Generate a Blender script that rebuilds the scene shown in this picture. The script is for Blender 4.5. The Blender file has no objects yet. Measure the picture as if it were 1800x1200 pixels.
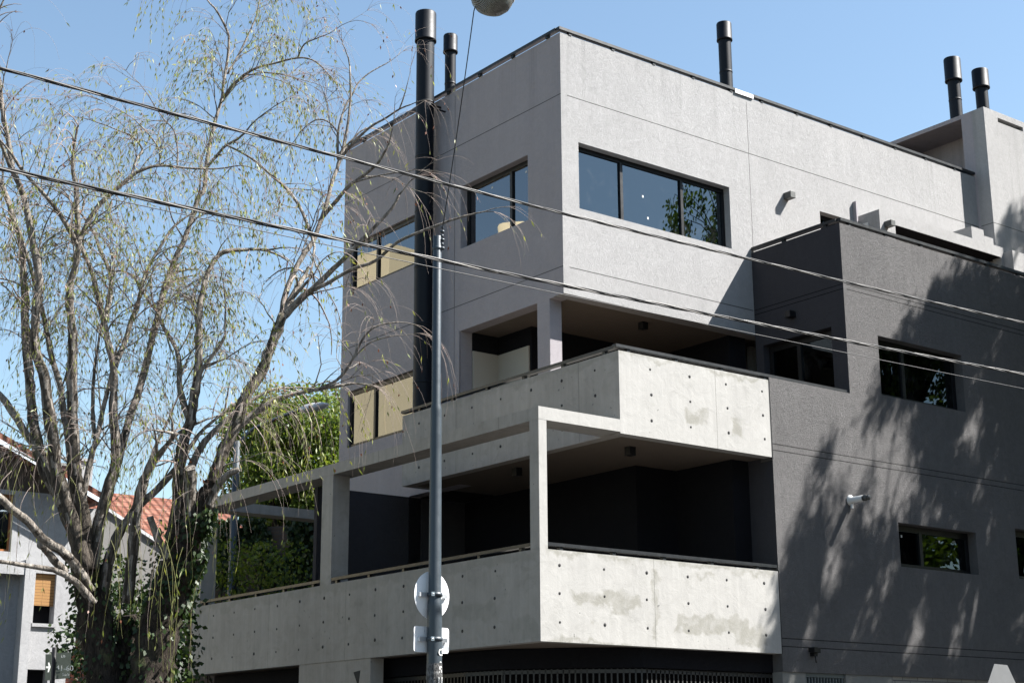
import bpy, bmesh, math, random
from math import sin, cos, radians, hypot, pi, sqrt
from mathutils import Vector, Matrix
C = bpy.context.scene
RND = random.Random(7)
# ------------------------------------------------------------------ camera
F_PX, PITCH, YAW, ROLL = 2762.68, radians(14.92346), radians(52.19641), radians(-0.32659)
CAM = Vector((-13.151, -16.372, 1.6))
FW = Vector((cos(PITCH)*cos(YAW), cos(PITCH)*sin(YAW), sin(PITCH)))
_r0 = Vector((sin(YAW), -cos(YAW), 0)); _u0 = _r0.cross(FW)
RT = _r0*cos(ROLL)+_u0*sin(ROLL); UP = -_r0*sin(ROLL)+_u0*cos(ROLL)
cd = bpy.data.cameras.new('camera'); co = bpy.data.objects.new('camera', cd); C.collection.objects.link(co)
cd.sensor_width = 36; cd.lens = 36*F_PX/1800; cd.clip_end = 3000; cd.clip_start = .1
co.matrix_world = Matrix(((RT.x, UP.x, -FW.x, CAM.x), (RT.y, UP.y, -FW.y, CAM.y), (RT.z, UP.z, -FW.z, CAM.z), (0, 0, 0, 1)))
C.camera = co
# ------------------------------------------------------------------ light
SUN = Vector((.71, -.53, 1)).normalized()          # towards the sun
ELEV = math.asin(SUN.z); AZ = math.atan2(SUN.x, SUN.y)
w = bpy.data.worlds.new("World"); C.world = w; w.use_nodes = True
nt = w.node_tree; bg = nt.nodes['Background']
sk = nt.nodes.new('ShaderNodeTexSky'); sk.sky_type = 'NISHITA'; sk.sun_disc = False
sk.sun_elevation = ELEV; sk.sun_rotation = AZ; sk.air_density = 1.15; sk.dust_density = 0.6; sk.ozone_density = 0.6
mxs = nt.nodes.new('ShaderNodeMix'); mxs.data_type = 'RGBA'; mxs.blend_type = 'MULTIPLY'; mxs.inputs[0].default_value = 1; mxs.inputs[7].default_value = (1.0, 1.045, 1.02, 1)
nt.links.new(sk.outputs[0], mxs.inputs[6]); nt.links.new(mxs.outputs[2], bg.inputs[0]); bg.inputs[1].default_value = .05
sd = bpy.data.lights.new('sun', 'SUN'); sd.energy = 5.0; sd.angle = radians(.5); sd.color = (1, .97, .925)
so = bpy.data.objects.new('sun', sd); C.collection.objects.link(so); so.rotation_euler = SUN.to_track_quat('Z', 'Y').to_euler()
C.view_settings.view_transform = 'Standard'; C.view_settings.look = 'None'; C.view_settings.gamma = 1
C.view_settings.exposure = 2.0
C.cycles.max_bounces = 8; C.cycles.diffuse_bounces = 3; C.cycles.transparent_max_bounces = 16

# ------------------------------------------------------------------ helpers
def at(x, y, d):
    "a point d metres (over the ground) from the camera seen at photo pixel x, y"
    v = RT*((x-900)/F_PX)+UP*((600-y)/F_PX)+FW
    return CAM+v*(d/hypot(v.x, v.y))
def tag(o, label, cat, group=None, kind=None):
    if label: o['label'] = label
    if cat: o['category'] = cat
    if group: o['group'] = group
    if kind: o['kind'] = kind
    return o
def thing(name, label, cat, loc=(0, 0, 0), group=None):
    o = bpy.data.objects.new(name, None); C.collection.objects.link(o); o.location = loc; o.empty_display_size = .2
    bpy.context.view_layer.update()
    return tag(o, label, cat, group)
class MB:
    def __init__(s): s.v = []; s.f = []; s.m = []; s.mi = 0; s.sm = []; s.smooth = False
    def add(s, vs, fs):
        n = len(s.v); s.v += [tuple(p) for p in vs]
        for f in fs: s.f.append(tuple(i+n for i in f)); s.m.append(s.mi); s.sm.append(s.smooth)
    def box(s, a, b, c=None):
        x0, x1 = sorted((a[0], b[0])); y0, y1 = sorted((a[1], b[1])); z0, z1 = sorted((a[2], b[2]))
        vs = [(x, y, z) for z in (z0, z1) for y in (y0, y1) for x in (x0, x1)]
        s.add(vs, [(0, 2, 3, 1), (4, 5, 7, 6), (0, 1, 5, 4), (1, 3, 7, 5), (3, 2, 6, 7), (2, 0, 4, 6)])
    def obox(s, o, U, V, W):
        "box from corner o with edge vectors"
        o = Vector(o); U = Vector(U); V = Vector(V); W = Vector(W)
        vs = [o+U*i+V*j+W*k for k in (0, 1) for j in (0, 1) for i in (0, 1)]
        fs = [(0, 2, 3, 1), (4, 5, 7, 6), (0, 1, 5, 4), (1, 3, 7, 5), (3, 2, 6, 7), (2, 0, 4, 6)]
        if U.cross(V).dot(W) < 0: fs = [f[::-1] for f in fs]
        s.add(vs, fs)
    def tube(s, pts, rad, n=8, cap=True, lump=0, rnd=None, dark_above=None):
        pts = [Vector(p) for p in pts]
        if not hasattr(rad, '__len__'): rad = [rad]*len(pts)
        b = len(s.v); up = None; N = len(pts)
        for i, p in enumerate(pts):
            t = (pts[min(i+1, N-1)]-pts[max(i-1, 0)])
            if t.length < 1e-9: t = Vector((0, 0, 1))
            t.normalize()
            if up is None:
                up = Vector((0, 0, 1)) if abs(t.z) < .9 else Vector((1, 0, 0))
            a = up-t*up.dot(t)
            if a.length < 1e-6: a = t.orthogonal()
            a.normalize(); c = t.cross(a); up = a
            for k in range(n):
                an = 2*pi*k/n
                q = rad[i]*(1+lump*(sin(an*3+i*.7)*.5+sin(an*5-i*.45+1)*.4+(rnd.uniform(-.5, .5) if rnd else 0))) if lump else rad[i]
                s.v.append(tuple(p+(a*cos(an)+c*sin(an))*q))
        for i in range(N-1):
            for k in range(n):
                k2 = (k+1) % n
                s.f.append((b+i*n+k, b+i*n+k2, b+(i+1)*n+k2, b+(i+1)*n+k)); s.m.append(s.mi if dark_above is None else int(rad[i]*(1+.25*sin(k*1.7+i*.9)) > dark_above)); s.sm.append(True)
        if cap:
            s.f.append(tuple(b+k for k in range(n))[::-1]); s.m.append(s.mi); s.sm.append(False)
            s.f.append(tuple(b+(N-1)*n+k for k in range(n))); s.m.append(s.mi); s.sm.append(False)
    def lathe(s, prof, c, n=28, axis=None):
        "profile [(r, h)] about an axis through c"
        c = Vector(c); ax = Vector(axis or (0, 0, 1)).normalized(); a = ax.orthogonal().normalized(); q = ax.cross(a)
        b = len(s.v)
        for r, h in prof:
            for k in range(n):
                an = 2*pi*k/n; s.v.append(tuple(c+ax*h+(a*cos(an)+q*sin(an))*max(r, 1e-4)))
        for i in range(len(prof)-1):
            for k in range(n):
                k2 = (k+1) % n
                s.f.append((b+i*n+k, b+i*n+k2, b+(i+1)*n+k2, b+(i+1)*n+k)); s.m.append(s.mi); s.sm.append(True)
    def disc(s, c, nrm, r, n=8, th=.004, rr=1.0):
        nrm = Vector(nrm).normalized()
        s.lathe([(r*rr, 0), (r, th), (0, th)], c, n, nrm)
    def quad(s, a, b, c, d): s.add([a, b, c, d], [(0, 1, 2, 3)])
    def build(s, name, mats, parent=None, bevel=0):
        me = bpy.data.meshes.new(name); me.from_pydata(s.v, [], s.f)
        if not isinstance(mats, (list, tuple)): mats = [mats]
        for m in mats: me.materials.append(m)
        me.polygons.foreach_set('material_index', s.m); me.polygons.foreach_set('use_smooth', s.sm); me.update()
        o = bpy.data.objects.new(name, me); C.collection.objects.link(o)
        if parent:
            o.parent = parent; o.matrix_parent_inverse = parent.matrix_world.inverted()
        if bevel:
            bv = o.modifiers.new('bevel', 'BEVEL'); bv.width = bevel; bv.segments = 2; bv.limit_method = 'ANGLE'
        return o
def holed(mb, O, U, N, L, z0, z1, T, holes):
    """wall with real openings: outer face through O along unit U, thickness T along N (inwards); holes (u0,u1,z0,z1)"""
    O = Vector(O); U = Vector(U); N = Vector(N)
    us = sorted({0, L, *[min(max(h[0], 0), L) for h in holes], *[min(max(h[1], 0), L) for h in holes]})
    zs = sorted({z0, z1, *[min(max(h[2], z0), z1) for h in holes], *[min(max(h[3], z0), z1) for h in holes]})
    def solid(i, j):
        if i < 0 or j < 0 or i >= len(us)-1 or j >= len(zs)-1: return False
        u = (us[i]+us[i+1])/2; z = (zs[j]+zs[j+1])/2
        return not any(h[0] < u < h[1] and h[2] < z < h[3] for h in holes)
    idx = {}; vs = []; fs = []
    def P(i, j, k):
        if (i, j, k) not in idx:
            p = O+U*us[i]+N*(T*k); idx[(i, j, k)] = len(vs); vs.append((p.x, p.y, zs[j]))
        return idx[(i, j, k)]
    for i in range(len(us)-1):
        for j in range(len(zs)-1):
            if not solid(i, j): continue
            fs.append((P(i, j, 0), P(i+1, j, 0), P(i+1, j+1, 0), P(i, j+1, 0)))
            fs.append((P(i, j, 1), P(i, j+1, 1), P(i+1, j+1, 1), P(i+1, j, 1)))
            if not solid(i-1, j): fs.append((P(i, j, 0), P(i, j+1, 0), P(i, j+1, 1), P(i, j, 1)))
            if not solid(i+1, j): fs.append((P(i+1, j, 0), P(i+1, j, 1), P(i+1, j+1, 1), P(i+1, j+1, 0)))
            if not solid(i, j-1): fs.append((P(i, j, 0), P(i, j, 1), P(i+1, j, 1), P(i+1, j, 0)))
            if not solid(i, j+1): fs.append((P(i, j+1, 0), P(i+1, j+1, 0), P(i+1, j+1, 1), P(i, j+1, 1)))
    if U.cross(Vector((0, 0, 1))).dot(N) > 0: fs = [f[::-1] for f in fs]
    mb.add(vs, fs)

# ------------------------------------------------------------------ materials
class NG:
    def __init__(s, name):
        s.m = bpy.data.materials.new(name); s.m.use_nodes = True; s.t = s.m.node_tree; s.b = s.t.nodes['Principled BSDF']
        s.tc = s.t.nodes.new('ShaderNodeTexCoord').outputs['Object']
        sp = s.n('ShaderNodeSeparateXYZ'); s.l(s.tc, sp.inputs[0]); s.X, s.Y, s.Z = sp.outputs
    def n(s, t, **k):
        o = s.t.nodes.new(t)
        for a, b in k.items(): setattr(o, a, b)
        return o
    def l(s, a, b): s.t.links.new(a, b)
    def put(s, sock, v):
        if hasattr(v, 'links') or isinstance(v, bpy.types.NodeSocket): s.l(v, sock)
        else: sock.default_value = v
    def math(s, op, a, b=0.0, c=None, clamp=False):
        o = s.n('ShaderNodeMath', operation=op, use_clamp=clamp); s.put(o.inputs[0], a); s.put(o.inputs[1], b)
        if c is not None: s.put(o.inputs[2], c)
        return o.outputs[0]
    def noise(s, scale=5, detail=4, rough=.55, dist=0, stretch=None, off=(0, 0, 0)):
        v = s.tc
        if stretch or off != (0, 0, 0):
            mp = s.n('ShaderNodeMapping'); s.l(v, mp.inputs[0]); mp.inputs['Scale'].default_value = stretch or (1, 1, 1); mp.inputs['Location'].default_value = off; v = mp.outputs[0]
        o = s.n('ShaderNodeTexNoise'); s.l(v, o.inputs['Vector']); o.inputs['Scale'].default_value = scale; o.inputs['Detail'].default_value = detail
        o.inputs['Roughness'].default_value = rough; o.inputs['Distortion'].default_value = dist
        return o.outputs['Fac']
    def ramp(s, v, a, b):
        o = s.n('ShaderNodeMapRange', interpolation_type='SMOOTHSTEP'); s.put(o.inputs[0], v); o.inputs[1].default_value = a; o.inputs[2].default_value = b
        return o.outputs[0]
    def mix(s, f, a, b, mode='MIX'):
        o = s.n('ShaderNodeMix', data_type='RGBA', blend_type=mode); s.put(o.inputs[0], f)
        for k, v in ((6, a), (7, b)):
            if isinstance(v, (tuple, list)): v = (*v[:3], 1)
            elif isinstance(v, float): v = (v, v, v, 1)
            s.put(o.inputs[k], v)
        return o.outputs[2]
    def line(s, coord, pos, wdt=.008):
        d = s.math('ABSOLUTE', s.math('SUBTRACT', coord, pos)); return s.math('LESS_THAN', d, wdt)
    def near(s, coord, a, b):
        return s.math('MULTIPLY', s.math('GREATER_THAN', coord, a), s.math('LESS_THAN', coord, b))
    def bump(s, h, dist=.01, strength=1.0, prev=None):
        o = s.n('ShaderNodeBump'); s.put(o.inputs['Height'], h); o.inputs['Distance'].default_value = dist; o.inputs['Strength'].default_value = strength
        if prev is not None: s.l(prev, o.inputs['Normal'])
        return o.outputs[0]
    def out(s, col, rough=.8, normal=None, spec=.3, metal=0.0):
        if isinstance(col, (tuple, list)): col = (*col[:3], 1)
        s.put(s.b.inputs['Base Color'], col); s.put(s.b.inputs['Roughness'], rough); s.b.inputs['Specular IOR Level'].default_value = spec
        s.b.inputs['Metallic'].default_value = metal
        if normal is not None: s.l(normal, s.b.inputs['Normal'])
        return s.m
def mx(g, *v):
    r = v[0]
    for q in v[1:]: r = g.math('MAXIMUM', r, q)
    return r
def plaster(name, c, var=.16, hl=(), vl=(), bump=.009, fine=1.0, drip=None):
    g = NG(name)
    n1 = g.noise(1.1, 4, .6, .6); n2 = g.noise(7, 6, .65, 1.5); n3 = g.noise(38, 5, .7, 2.5); n4 = g.noise(.35, 3, .5, 0, (1, 1, .5))
    st = g.noise(2.2, 4, .6, .3, (3, 3, .25))
    k = g.math('ADD', g.math('MULTIPLY', g.math('SUBTRACT', n1, .5), .55), g.math('MULTIPLY', g.math('SUBTRACT', n2, .5), .9))
    k = g.math('ADD', k, g.math('MULTIPLY', g.math('SUBTRACT', n3, .5), .8*fine)); k = g.math('ADD', k, g.math('MULTIPLY', g.math('SUBTRACT', n4, .5), .5))
    k = g.math('ADD', k, g.math('MULTIPLY', g.math('SUBTRACT', st, .5), .35))
    k = g.math('ADD', g.math('MULTIPLY', k, var*2.2), 1.0)
    col = g.mix(1.0, (*c, 1), (1, 1, 1, 1), 'MULTIPLY')
    mm = g.n('ShaderNodeVectorMath', operation='SCALE'); g.l(col, mm.inputs[0]); g.l(k, mm.inputs['Scale']); col = mm.outputs[0]
    if drip is not None:
        dn = g.ramp(g.noise(1.0, 5, .65, .1, (4.5, 4.5, .12)), .5, .72); dm = g.ramp(g.Z, drip-2.2, drip)
        col = g.mix(g.math('MULTIPLY', g.math('MULTIPLY', dn, dm), .3), col, tuple(x*.45 for x in c))
    L = None
    for z, a, b in hl:
        q = g.math('MULTIPLY', g.line(g.Z, z, .007), g.near(g.X, a, b)); L = q if L is None else g.math('MAXIMUM', L, q)
    for ax, p, z0, z1 in vl:
        q = g.math('MULTIPLY', g.line(g.X if ax == 'x' else g.Y, p, .006), g.near(g.Z, z0, z1)); L = q if L is None else g.math('MAXIMUM', L, q)
    h = g.math('ADD', g.math('MULTIPLY', n3, 1.0*fine), g.math('MULTIPLY', n2, .7))
    if L is not None:
        col = g.mix(L, col, tuple(x*.28 for x in c)); h = g.math('SUBTRACT', h, L)
    return g.out(col, .9, g.bump(h, bump), .06)
def patchmask(g, cu, cv, rects, wob=.16):
    nx = g.noise(2.6, 5, .6, 0); ny = g.noise(3.1, 5, .6, 0, None, (7, 3, 5))
    u = g.math('ADD', cu, g.math('MULTIPLY', g.math('SUBTRACT', nx, .5), wob*3)); v = g.math('ADD', cv, g.math('MULTIPLY', g.math('SUBTRACT', ny, .5), wob*3))
    L = None
    for (u0, u1, v0, v1) in rects:
        du = g.math('SUBTRACT', g.math('ABSOLUTE', g.math('SUBTRACT', u, (u0+u1)/2)), (u1-u0)/2); dv = g.math('SUBTRACT', g.math('ABSOLUTE', g.math('SUBTRACT', v, (v0+v1)/2)), (v1-v0)/2)
        q = g.ramp(g.math('MAXIMUM', du, dv), .035, -.035); L = q if L is None else g.math('MAXIMUM', L, q)
    return g.math('MULTIPLY', L, g.math('ADD', .45, g.math('MULTIPLY', g.ramp(g.noise(5, 6, .7, .5, None, (2, 8, 4)), .35, .6), .55)))
def concrete(name, c=(.52, .515, .48), joints=(), rects=(), yrects=(), dirt=.62):
    g = NG(name)
    n1 = g.noise(.9, 6, .6, .4); n2 = g.noise(5, 7, .65, .8); n3 = g.noise(70, 3, .6); st = g.noise(3.0, 5, .6, .2, (3.5, 3.5, .22)); sp = g.noise(11, 2, .5)
    bl = g.noise(2.3, 6, .7, 1.2, None, (3, 1, 9))
    k = g.math('ADD', g.math('MULTIPLY', g.math('SUBTRACT', n1, .5), .6), g.math('MULTIPLY', g.math('SUBTRACT', n2, .5), .55))
    k = g.math('ADD', k, g.math('MULTIPLY', g.math('SUBTRACT', st, .5), .6)); k = g.math('ADD', g.math('MULTIPLY', k, dirt*.75), 1.0)
    mm = g.n('ShaderNodeVectorMath', operation='SCALE'); mm.inputs[0].default_value = c; g.l(k, mm.inputs['Scale']); col = mm.outputs[0]
    col = g.mix(g.math('MULTIPLY', g.ramp(bl, .52, .74), .25*dirt*2), col, (c[0]*.62, c[1]*.62, c[2]*.6))
    pits = g.ramp(sp, .27, .235); col = g.mix(pits, col, (.12, .12, .115))
    if rects: col = g.mix(g.math('MULTIPLY', patchmask(g, g.X, g.Z, rects), .7), col, (.165, .16, .135))
    if yrects: col = g.mix(g.math('MULTIPLY', patchmask(g, g.Y, g.Z, yrects), .5), col, (.185, .18, .16))
    L = None
    for ax, p, z0, z1 in joints:
        cc = g.X if ax == 'x' else g.Y
        q = g.math('MULTIPLY', g.line(cc, p, .006), g.near(g.Z, z0, z1)); L = q if L is None else g.math('MAXIMUM', L, q)
    h = g.math('ADD', g.math('MULTIPLY', n3, .25), n2)
    if L is not None: col = g.mix(g.math('MULTIPLY', L, .55), col, (.11, .11, .1)); h = g.math('SUBTRACT', h, L)
    return g.out(col, .82, g.bump(h, .006), .25)
def metal(name, c, rough=.4, met=0.0, var=.15, spec=.5, scr=False):
    g = NG(name); n = g.noise(9, 5, .6, .5); n2 = g.noise(60, 3)
    col = g.mix(g.math('MULTIPLY', n, .8), tuple(x*(1-var) for x in c), tuple(x*(1+var) for x in c))
    if scr: col = g.mix(g.ramp(g.noise(14, 5, .7, 0, (1, 1, 4)), .64, .7), col, (.06, .065, .065))
    r = g.math('ADD', g.math('MULTIPLY', n, .25), rough-.1)
    return g.out(col, r, g.bump(n2, .0008), spec, met)
def simple(name, c, rough=.7, var=.2, scale=12, bump=.003, spec=.3):
    g = NG(name); n = g.noise(scale, 6, .6, .3)
    col = g.mix(n, tuple(x*(1-var) for x in c), tuple(x*(1+var) for x in c))
    return g.out(col, rough, g.bump(g.noise(scale*4, 4), bump), spec)
def glassmat(name, refl=.16, tint=(.12, .13, .13), ior=2.0, gc=(.72, .88, 1)):
    g = NG(name); t = g.t
    tr = g.n('ShaderNodeBsdfTransparent'); tr.inputs[0].default_value = (*tint, 1)
    gl = g.n('ShaderNodeBsdfGlossy'); gl.inputs['Roughness'].default_value = .01; gl.inputs[0].default_value = (*gc, 1)
    g.l(g.bump(g.noise(.7, 1, .4), .0035), gl.inputs['Normal'])
    fr = g.n('ShaderNodeFresnel'); fr.inputs[0].default_value = ior
    fac = g.math('ADD', fr.outputs[0], refl, clamp=True)
    df = g.n('ShaderNodeBsdfDiffuse'); df.inputs[0].default_value = (.35, .36, .36, 1)
    m1 = g.n('ShaderNodeMixShader'); g.l(fac, m1.inputs[0]); g.l(tr.outputs[0], m1.inputs[1]); g.l(gl.outputs[0], m1.inputs[2])
    m2 = g.n('ShaderNodeMixShader'); g.l(g.math('MULTIPLY', g.ramp(g.noise(2.5, 6, .7, 1), .5, .8), .05), m2.inputs[0]); g.l(m1.outputs[0], m2.inputs[1]); g.l(df.outputs[0], m2.inputs[2])
    g.l(m2.outputs[0], t.nodes['Material Output'].inputs[0]); return g.m
def leafmat(name, cs, trans=.35):
    g = NG(name); oi = g.noise(3.5, 3, .6); rn = g.n('ShaderNodeNewGeometry').outputs['Random Per Island']
    r = g.n('ShaderNodeValToRGB'); g.l(rn, r.inputs[0]); e = r.color_ramp.elements
    e[0].color = (*cs[0], 1); e[1].color = (*cs[-1], 1)
    for i, c in enumerate(cs[1:-1]): q = e.new((i+1)/(len(cs)-1)); q.color = (*c, 1)
    col = g.mix(g.math('MULTIPLY', oi, .6), r.outputs[0], tuple(x*.5 for x in cs[0]))
    g.out(col, .5, None, .35)
    tl = g.n('ShaderNodeBsdfTranslucent'); g.l(g.mix(1.0, r.outputs[0], (1.3, 1.25, .6, 1), 'MULTIPLY'), tl.inputs[0])
    m = g.n('ShaderNodeMixShader'); m.inputs[0].default_value = trans; g.l(g.b.outputs[0], m.inputs[1]); g.l(tl.outputs[0], m.inputs[2])
    g.l(m.outputs[0], g.t.nodes['Material Output'].inputs[0]); return g.m
def bark(name, c, c2, sc=1.0):
    g = NG(name); n = g.noise(6*sc, 7, .7, 1.5, (1.6, 1.6, .35)); n2 = g.noise(2.2, 4, .6); n3 = g.noise(22*sc, 5, .7, 1, (1.5, 1.5, .4)); mo = g.noise(3, 5, .6, .3, None, (4, 4, 4))
    col = g.mix(g.ramp(n, .3, .7), c2, c); col = g.mix(g.ramp(n3, .45, .75), col, tuple(x*.45 for x in c2))
    col = g.mix(g.math('MULTIPLY', g.ramp(mo, .56, .72), .6), col, (.1, .11, .05))
    return g.out(col, .9, g.bump(g.math('ADD', g.math('MULTIPLY', n, 1.5), n3), .03), .15)
def bricks(name, c1, c2, mort, bw=.24, bh=.075, axis='XZ', bump=.006):
    g = NG(name); cb = g.n('ShaderNodeCombineXYZ'); g.l(g.X if axis == 'XZ' else g.Y, cb.inputs[0]); g.l(g.Z, cb.inputs[1])
    b = g.n('ShaderNodeTexBrick'); g.l(cb.outputs[0], b.inputs['Vector']); b.inputs['Scale'].default_value = 1; b.inputs['Brick Width'].default_value = bw; b.inputs['Row Height'].default_value = bh
    b.inputs['Mortar Size'].default_value = .008; b.inputs['Color1'].default_value = (*c1, 1); b.inputs['Color2'].default_value = (*c2, 1); b.inputs['Mortar'].default_value = (*mort, 1)
    col = g.mix(g.math('MULTIPLY', g.noise(5, 5), .5), b.outputs['Color'], tuple(x*.6 for x in c1))
    return g.out(col, .85, g.bump(g.math('SUBTRACT', 1.0, b.outputs['Fac']), bump), .2)

MP = plaster('light_plaster', (.276, .272, .271), .19, hl=[(12.19, 2.3, 40), (9.222, 2.3, 6.5)], vl=[('x', 6.571, 8.9, 13.2), ('y', 5.01, 6.0, 13.2)], drip=13.3)
MPL = plaster('light_plaster_side', (.283, .264, .277), .13, hl=[(9.222, -1, 2.3), (12.19, -1, 2.3)], vl=[('y', 5.01, 6.0, 13.2)], drip=13.3)
MD = plaster('charcoal_plaster', (.136, .132, .132), .24, hl=[(9.14, 6.6, 40), (9.222, 6.6, 40), (6.297, 4.6, 40), (6.2, 4.6, 40), (3.347, 4.6, 40), (3.229, 4.6, 40)], bump=.03, fine=1.4, drip=10.3)
MDI = plaster('charcoal_shade_plaster', (.042, .041, .046), .14, hl=[(9.14, 6.3, 6.6), (9.222, 6.3, 6.6)])  # charcoal copy with the shade of the unlit sides put into its colour
MDK = plaster('black_and_shade_plaster', (.010, .010, .012), .12)  # recess shade put into the wall colour; also serves the black fascia
MC = concrete('fair_faced_concrete', (.287, .281, .268), joints=[('x', 2.06, 3, 4.35), ('x', 3.43, 6.0, 7.32)],
              rects=[(.55, 1.75, 3.62, 3.80), (1.25, 1.62, 3.5, 3.66), (2.04, 2.12, 3.2, 4.2), (2.45, 3.9, 3.35, 3.62), (3.6, 4.25, 3.2, 3.5), (2.75, 3.2, 6.4, 6.62), (3.72, 3.95, 6.35, 6.6), (.9, 1.0, 3.4, 3.44), (2.9, 3.3, 4.15, 4.2), (.1, 4.5, 4.29, 4.36), (.1, 1.6, 3.1, 3.155), (1.5, 4.6, 7.26, 7.32)])
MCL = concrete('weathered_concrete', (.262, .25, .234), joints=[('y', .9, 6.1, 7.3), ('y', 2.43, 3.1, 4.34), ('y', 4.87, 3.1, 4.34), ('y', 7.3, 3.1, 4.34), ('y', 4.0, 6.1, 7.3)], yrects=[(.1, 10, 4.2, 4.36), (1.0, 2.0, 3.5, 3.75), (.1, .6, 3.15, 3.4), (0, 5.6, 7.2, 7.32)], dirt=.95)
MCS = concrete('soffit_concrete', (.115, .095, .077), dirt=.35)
MRAIL = metal('dark_rail_paint', (.009, .011, .013), .42, 0, .3, .35, scr=True)
MBLK = metal('black_pipe_paint', (.002, .0038, .0075), .5, 0, .2, .22)
MFR = metal('black_aluminium', (.007, .007, .008), .4, 0, .1, .3)
MGAL = metal('galvanised_sheet', (.5, .5, .51), .45, .7, .15)
MPOLE = metal('blue_grey_pole_paint', (.028, .039, .049), .42, .15, .22, .5)
g = NG('bare_aluminium_sign'); dn = g.ramp(g.noise(3, 5, .7, .3, (6, 6, .5), (0, 0, 3)), .62, .7)
MSIGN = g.out(g.mix(dn, g.mix(g.noise(12, 5), (.62, .63, .65), (.8, .81, .82)), (.05, .05, .055)), .55, None, .4)
MPLATE = metal('bright_bracket_steel', (.6, .62, .64), .35, .7, .1)
MWIRE = simple('cable_rubber', (.012, .012, .013), .55, .3, 30, .001, .4)
MWIRE2 = metal('bare_cable_aluminium', (.09, .085, .08), .45, .3, .1)
MG1 = glassmat('window_glass', .08, (.08, .09, .09), 1.62)
MG2 = glassmat('side_window_glass', .12, (.12, .12, .12), 1.7, (.92, .93, .95))
MG3 = glassmat('dark_window_glass', .0, (.06, .07, .07), 1.55)
MCREAM = simple('cream_finish', (.36, .335, .29), .8, .04, 3, .001)
MBLIND = simple('cream_roller_blind', (.74, .66, .47), .75, .06, 2, .001)
MINT = simple('room_paint', (.3, .29, .27), .9, .08, 3, .001)
MASPH = simple('asphalt', (.05, .05, .052), .9, .3, 30, .006)
MPAVE = bricks('pavement_tiles', (.085, .082, .078), (.07, .068, .065), (.04, .04, .038), .4, .4, 'XZ')
MKERB = concrete('kerb_concrete', (.15, .15, .142), dirt=.5)
MWHITE = simple('white_road_paint', (.7, .7, .68), .7, .1, 20)
MBRK = bark('willow_bark', (.36, .325, .285), (.085, .07, .057))
MBRD = bark('willow_trunk_bark', (.06, .048, .038), (.014, .011, .009), 1.4)  # trunk bark near black, the shade under the crown included in its colour
MBRM = bark('shaded_limb_bark', (.13, .11, .09), (.03, .025, .02), 1.2)  # dark bark of thick limbs, with the crown's shade put into the colour
MTW = simple('twig_bark', (.20, .16, .14), .8, .3, 20)
MTWG = simple('green_twig', (.13, .13, .045), .7, .3, 20)
MLW = leafmat('willow_leaves', [(.12, .16, .04), (.20, .23, .06), (.29, .30, .10), (.08, .11, .03)], .4)
MLR = leafmat('dead_leaves', [(.16, .05, .02), (.09, .035, .02)], .2)
MLG = leafmat('broad_green_leaves', [(.04, .075, .012), (.095, .15, .02), (.17, .23, .035), (.035, .065, .012)], .35)
MLD = leafmat('dark_ivy_leaves', [(.012, .028, .007), (.024, .048, .01), (.036, .06, .013)], .2)
MTILE = None
MHW = plaster('white_render', (.27, .27, .275), .24)
MORW = simple('varnished_wood', (.22, .085, .03), .5, .3, 15)
MVENT = simple('white_pvc', (.5, .5, .49), .45, .03, 10, .0005)

# ------------------------------------------------------------------ ground
m = MB(); m.box((-300, -300, -.5), (300, 300, 0)); tag(m.build('road_asphalt', MASPH), None, None, kind='structure')
for i, (a, b) in enumerate((((-5.6, -6.2), (60, 60)), ((-60, -60), (-14.5 + 3, -14.0)), ((-5.6, -60), (60, -14.0)), ((-60, -6.2), (-12.5, 60)))):
    m = MB(); m.box((a[0]+.15, a[1]+.15, 0), (b[0]-.15, b[1]-.15, .12)); tag(m.build('pavement', MPAVE), None, None, kind='structure')
    m = MB(); m.box((a[0], a[1], 0), (b[0], a[1]+.15, .13)); m.box((a[0], b[1]-.15, 0), (b[0], b[1], .13)); m.box((a[0], a[1]+.15, 0), (a[0]+.15, b[1]-.15, .13)); m.box((b[0]-.15, a[1]+.15, 0), (b[0], b[1]-.15, .13))
    tag(m.build('kerb', MKERB), None, None, kind='structure')
m = MB()
for k in range(8): m.box((-5.2+.9*k - 6, -9.0, .004), (-4.75+.9*k-6, -7.2, .008)) if False else m.box((-9.6, 8+3*k, .002), (-9.45, 9.5+3*k, .006))
tag(m.build('road_marking', MWHITE), None, None, kind='structure')

# ------------------------------------------------------------------ the apartment building
XM, YM, XD, XP, YP = 2.17, 2.03, 6.54, 13.353, 1.671
B = thing('apartment_building', 'three storey corner apartment block in pale and charcoal plaster with raw concrete balconies', 'building', (3, 3, .12))
TZ = 13.29
mb = MB()
holed(mb, (XM, YM, 0), (1, 0, 0), (0, 1, 0), XP-XM-.003, 8.77, TZ, .25, [(2.53-XM, 6.03-XM, 10.27, 11.42), (8.42-XM, 9.3-XM, 10.3, 11.485), (9.95-XM, 13.2-XM, 10.3, 11.35)])
mb.build('upper_front_wall', MP, B)
mb = MB()
holed(mb, (XM, YM+.25, 0), (0, 1, 0), (1, 0, 0), 8.73-YM-.25, .12, TZ, .25,
      [(2.92-YM-.25, 4.83-YM-.25, 10.245, 11.395), (6.15-YM-.25, 8.45-YM-.25, 10.33, 11.29), (6.15-YM-.25, 8.45-YM-.25, 7.28, 8.36), (-1, 4.83-YM-.25, -1, 8.76), (-1, 6.35-YM-.25, -1, 6.09)])
holed(mb, (XM+.25, 8.73, 0), (1, 0, 0), (0, -1, 0), 12, .12, TZ, .25, [(0, 2.6, 10.33, 11.29), (0, 2.6, 7.28, 8.36)])
mb.build('side_wall', MPL, B)
mb = MB()   # the outer return of the front wall end
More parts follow.
